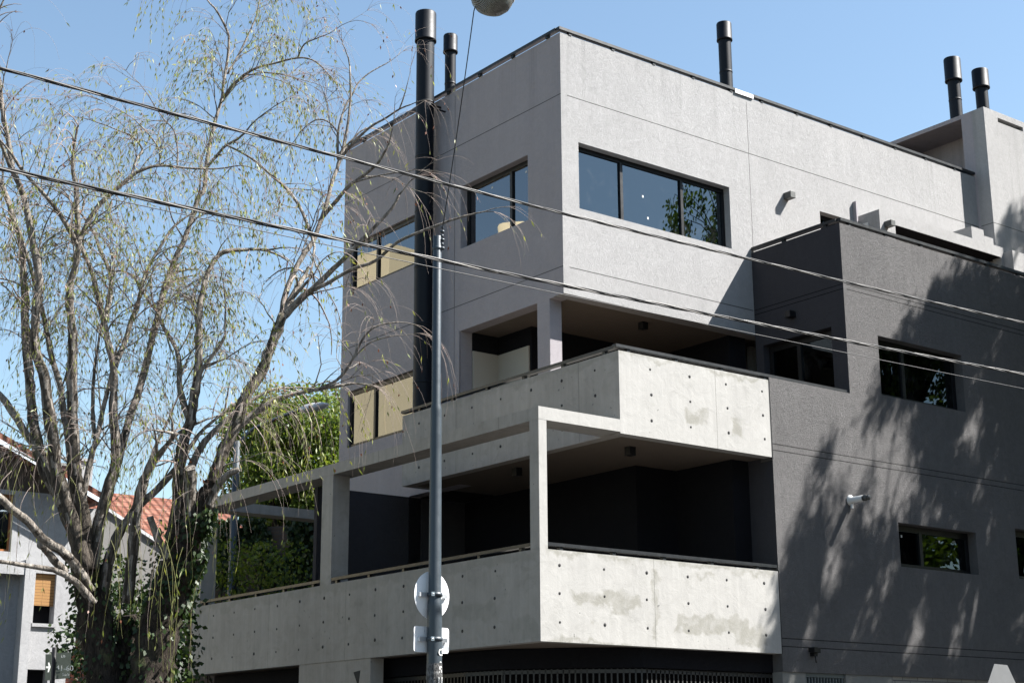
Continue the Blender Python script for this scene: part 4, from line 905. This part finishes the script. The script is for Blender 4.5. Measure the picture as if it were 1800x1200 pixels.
m_ = MB(); m_.obox((q3.x, q3.y, zt), Vector((q4.x-q3.x, q4.y-q3.y, 0)), (.05, .1, 0), (0, 0, z2-zt)); m_.build('timber_screen', MORW, BW)

# ------------------------------------------------------------------ tree that shades the charcoal wall (stands right of the view)
def shade_tree():
    r = random.Random(21); T = thing('shade_tree', 'tall drooping-leaved street tree right of the view that throws its shadow on the charcoal wall', 'tree', (13.9, -4.3, .12))
    tr = MB(); lf = MB()
    def wall(px_, py_, Y=0.0):
        v = at(px_, py_, 1.0)-CAM; t = (Y-CAM.y)/v.y; return CAM+v*t
    poly = [(1700, 470), (1650, 500), (1610, 560), (1562, 600), (1545, 660), (1512, 730), (1445, 800), (1402, 890), (1380, 960), (1372, 1060), (1345, 1140), (1335, 1260), (2250, 1260), (2250, 560), (1900, 500)]
    def inside(x, y):
        c = False; n = len(poly)
        for i in range(n):
            x1, y1 = poly[i]; x2, y2 = poly[i-1]
            if (y1 > y) != (y2 > y) and x < (x2-x1)*(y-y1)/(y2-y1)+x1: c = not c
        return c
    gaps = [(1703, 1088, 60, 15, -22), (1619, 1117, 42, 9, -15), (1578, 855, 48, 26, -25), (1573, 771, 34, 20, -15), (1648, 892, 30, 10, -18), (1677, 912, 28, 9, -15), (1735, 925, 50, 6, -15), (1557, 1017, 30, 10, -20), (1465, 960, 62, 12, -18), (1440, 1060, 45, 10, -20), (1402, 1150, 34, 9, -20), (1715, 754, 42, 9, -15), (1592, 737, 36, 12, -12), (1510, 640, 200, 12, -30), (1500, 800, 60, 22, -30), (1655, 1160, 30, 9, -15), (1770, 1120, 26, 6, -15), (1688, 770, 22, 7, -10), (1420, 900, 40, 9, -25), (1540, 905, 30, 12, -25), (1725, 860, 28, 7, -15), (1590, 1140, 24, 6, -10)]
    def ingap(x, y):
        for gx, gy, h, w_, an in gaps:
            a = radians(an); dx, dy = x-gx, y-gy; l = dx*sin(a)*1+dy*cos(a); k = dx*cos(a)-dy*sin(a)
            if (l/(h*1.35))**2+(k/(w_*1.9))**2 < 1: return True
        return False
    S3 = Vector((.71, -.53, 1)); cents = []
    n = 0
    while n < 900:
        x = r.uniform(1330, 2250); y = r.uniform(460, 1260)
        if x > 2000 or not inside(x, y): continue
        if ingap(x, y): continue
        p = wall(x, y); t = r.uniform(6.6, 9.6); cents.append(p+S3*t); n += 1
    while n < 1250:
        x = r.uniform(1590, 1960); y = r.uniform(480, 1260)
        if not inside(x, y) or (x < 1745 and ingap(x, y)): continue
        cents.append(wall(x, y)+S3*r.uniform(6.6, 9.6)); n += 1
    for i in range(26):
        p = wall(r.uniform(1758, 1830), r.uniform(385, 520), 1.67)
        cents.append(p+S3*r.uniform(9, 11))
    for c in cents:
        L = r.uniform(.22, .5); ax_ = Vector((.32+r.gauss(0, .12), r.gauss(0, .15), 1)).normalized()
        for _ in range(70):
            s = r.uniform(-1, 1)*L; p = c+ax_*s+Vector((r.gauss(0, .085), r.gauss(0, .12), 0))
            leaf(lf, p, (Vector((-.3, r.uniform(-.3, .3), -1))+Vector((r.gauss(0, .25), r.gauss(0, .25), 0))).normalized(), r.uniform(.10, .19), .03, r)
    base = Vector((13.9, -4.3, .12)); mid = sum(cents, Vector())/len(cents)
    tr.tube(smooth_path([base, Vector((14.0, -4.4, 4)), Vector((13.8, -4.4, 8))], 4), [.32-.015*i for i in range(9)], 14)
    fork = Vector((13.8, -4.4, 8)); tips = []
    for k in range(20):
        c = cents[r.randrange(len(cents))]; m1 = fork.lerp(c, .4)+Vector((0, 0, 1.2)); path = smooth_path([fork, m1, c+Vector((.2, 0, .6))], 4)
        tr.tube(path, [.11*(1-.09*i) for i in range(len(path))], 8); tips += path[3:]
    for c in cents:
        if r.random() < .55:
            tp_ = min(tips, key=lambda q: (q-c).length+.6*abs(min(0, q.z-c.z))); e = c+Vector((.15, 0, .5)); tr.tube([tp_, tp_.lerp(e, .5)+Vector((0, 0, .25)), e, c-Vector((.1, 0, .3))], [.022, .016, .009, .004], 4, False)
    tr.build('trunk', MBRD, T); lf.build('foliage', MLG, T)
shade_tree()
# opposite corner: trees, palm and a cream building that the windows mirror
for k, (bx, by, lab) in enumerate(((18, -18, 'first green tree across the front street, nearest the crossing'), (29, -19, 'third green tree across the front street'), (24, -17, 'broad green tree across the front street, mirrored in the dark windows'), (33, -20, 'second green tree farther along the front street opposite'))):
    cl = []
    for i in range(22): cl.append(((bx+r.uniform(-3, 3), by+r.uniform(-3, 3), 8+r.uniform(-3.5, 3.5)), (1.1, 1.1, .9)))
    bushy_tree('opposite_tree', lab, (bx, by, .12), cl, MLG, 60+k, 90, .3, trunk_r=.25, group='trees across the front street')
for k, (bx, by, lab) in enumerate(((19.5, -6.2, 'unseen green tree added right of the drooping shade tree to block sky fill'), (26, -6.6, 'unseen green tree added farthest right on the near pavement to block sky fill'))):  # unseen trees added to cut sky fill and green the mirrored view
    cl = []
    for i in range(26): cl.append(((bx+r.uniform(-2.6, 2.6), by+r.uniform(-2.2, 2.2), 8.5+r.uniform(-4.5, 4.5)), (1.1, 1.1, .9)))
    bushy_tree('fill_blocking_tree', lab, (bx, by, .12), cl, MLG, 80+k, 90, .26, trunk_r=.25, group='added trees on the near pavement')
def palm(x, y, h, seed, lab):
    r = random.Random(seed); T = thing('palm_tree', lab, 'palm', (x, y, .12), 'palms across the front street'); m_ = MB()
    m_.tube([(x, y, .12), (x+.15, y, h*.5), (x, y, h)], [.24, .19, .16], 12); m_.build('trunk', MBRD, T); m_ = MB()
    for k in range(34):
        a = r.uniform(0, 2*pi); el = r.uniform(-.3, 1.2); v = Vector((cos(a)*cos(el), sin(a)*cos(el), sin(el))); p = Vector((x, y, h)); 
        for i in range(12):
            p2 = p+v*.2; s = v.cross(Vector((0, 0, 1))).normalized()
            for sg in (-1, 1): leaf(m_, p, (s*sg+v*.6-Vector((0, 0, .35))).normalized(), .55*(1-abs(i-5)/10), .025, r)
            m_.tube([p, p2], .015, 3, False); p = p2; v = (v+Vector((0, 0, -.13))).normalized()
    m_.build('fronds', MLG, T)
palm(19.5, -14.5, 13.2, 1, 'tall feathery palm across the front street, mirrored in the upper window'); palm(17.0, -15.3, 12.4, 2, 'shorter feathery palm across the front street beside the tall one')
CB = thing('cream_building', 'tall cream rendered building across the side street, mirrored in the side windows', 'building', (-12, 24, .12))
MCB = simple('cream_render', (.6, .51, .33), .85, .06, 2)
m_ = MB(); m_.box((-9.4, 22, .12), (-7.4, 36, 16.9)); m_.build('tall_block', MCB, CB)
m_ = MB(); m_.box((-22, 22.01, .12), (-9.401, 36, 12.7)); m_.build('long_wing', MCB, CB)
m_ = MB(); m_.box((-7.399, 22.01, .12), (-5.6, 36, 12.7)); m_.build('low_wing', MCB, CB)
m_ = MB(); m_.lathe([(.85, 12.7), (.85, 20.2), (0, 20.4)], (-15.6, 26, 0), 24); m_.build('stair_turret', MCB, CB)
m_ = MB(); m_.lathe([(.95, 12.7), (.95, 19.6), (0, 19.8)], (-17.3, 26.4, 0), 24); m_.build('stair_turret', MCB, CB)
for xx in (-18, -14):
    for zz in (2.2, 5.2):
        m_ = MB(); m_.box((xx, 21.95, zz), (xx+1.3, 21.998, zz+1.4)); m_.build('window', MG3, CB)
for k, (xa, xb, hh, c, lab) in enumerate(((-3, 13, 14.5, (.16, .12, .1), 'unseen brown row added across the front street to block sky fill'), (13.5, 40, 17, (.13, .13, .12), 'unseen grey row added farther along the front street to block sky fill'))):  # unseen blocks added to keep low sky fill off the front facade
    O = thing('fill_blocking_row', lab, 'building', ((xa+xb)/2, -25, .12)); mo = plaster('opposite_render', c, .15)
    m_ = MB(); hs = [(1.5+3.2*i, 3.0+3.2*i, 1.2+3*j, 2.7+3*j) for i in range(int((xb-xa)/3.2)) for j in range(4)]
    holed(m_, (xa, -24, 0), X_, (0, -1, 0), xb-xa, .12, hh, .3, hs); m_.box((xa, -34, .12), (xb, -24.31, hh-.3)); m_.build('wall', mo, O)
    for h in hs:
        p = MB(); p.box((xa+h[0]+.002, -24.2, h[2]+.002), (xa+h[1]-.002, -24.17, h[3]-.002)); p.build('window', MG3, O)
bpy.context.view_layer.update()
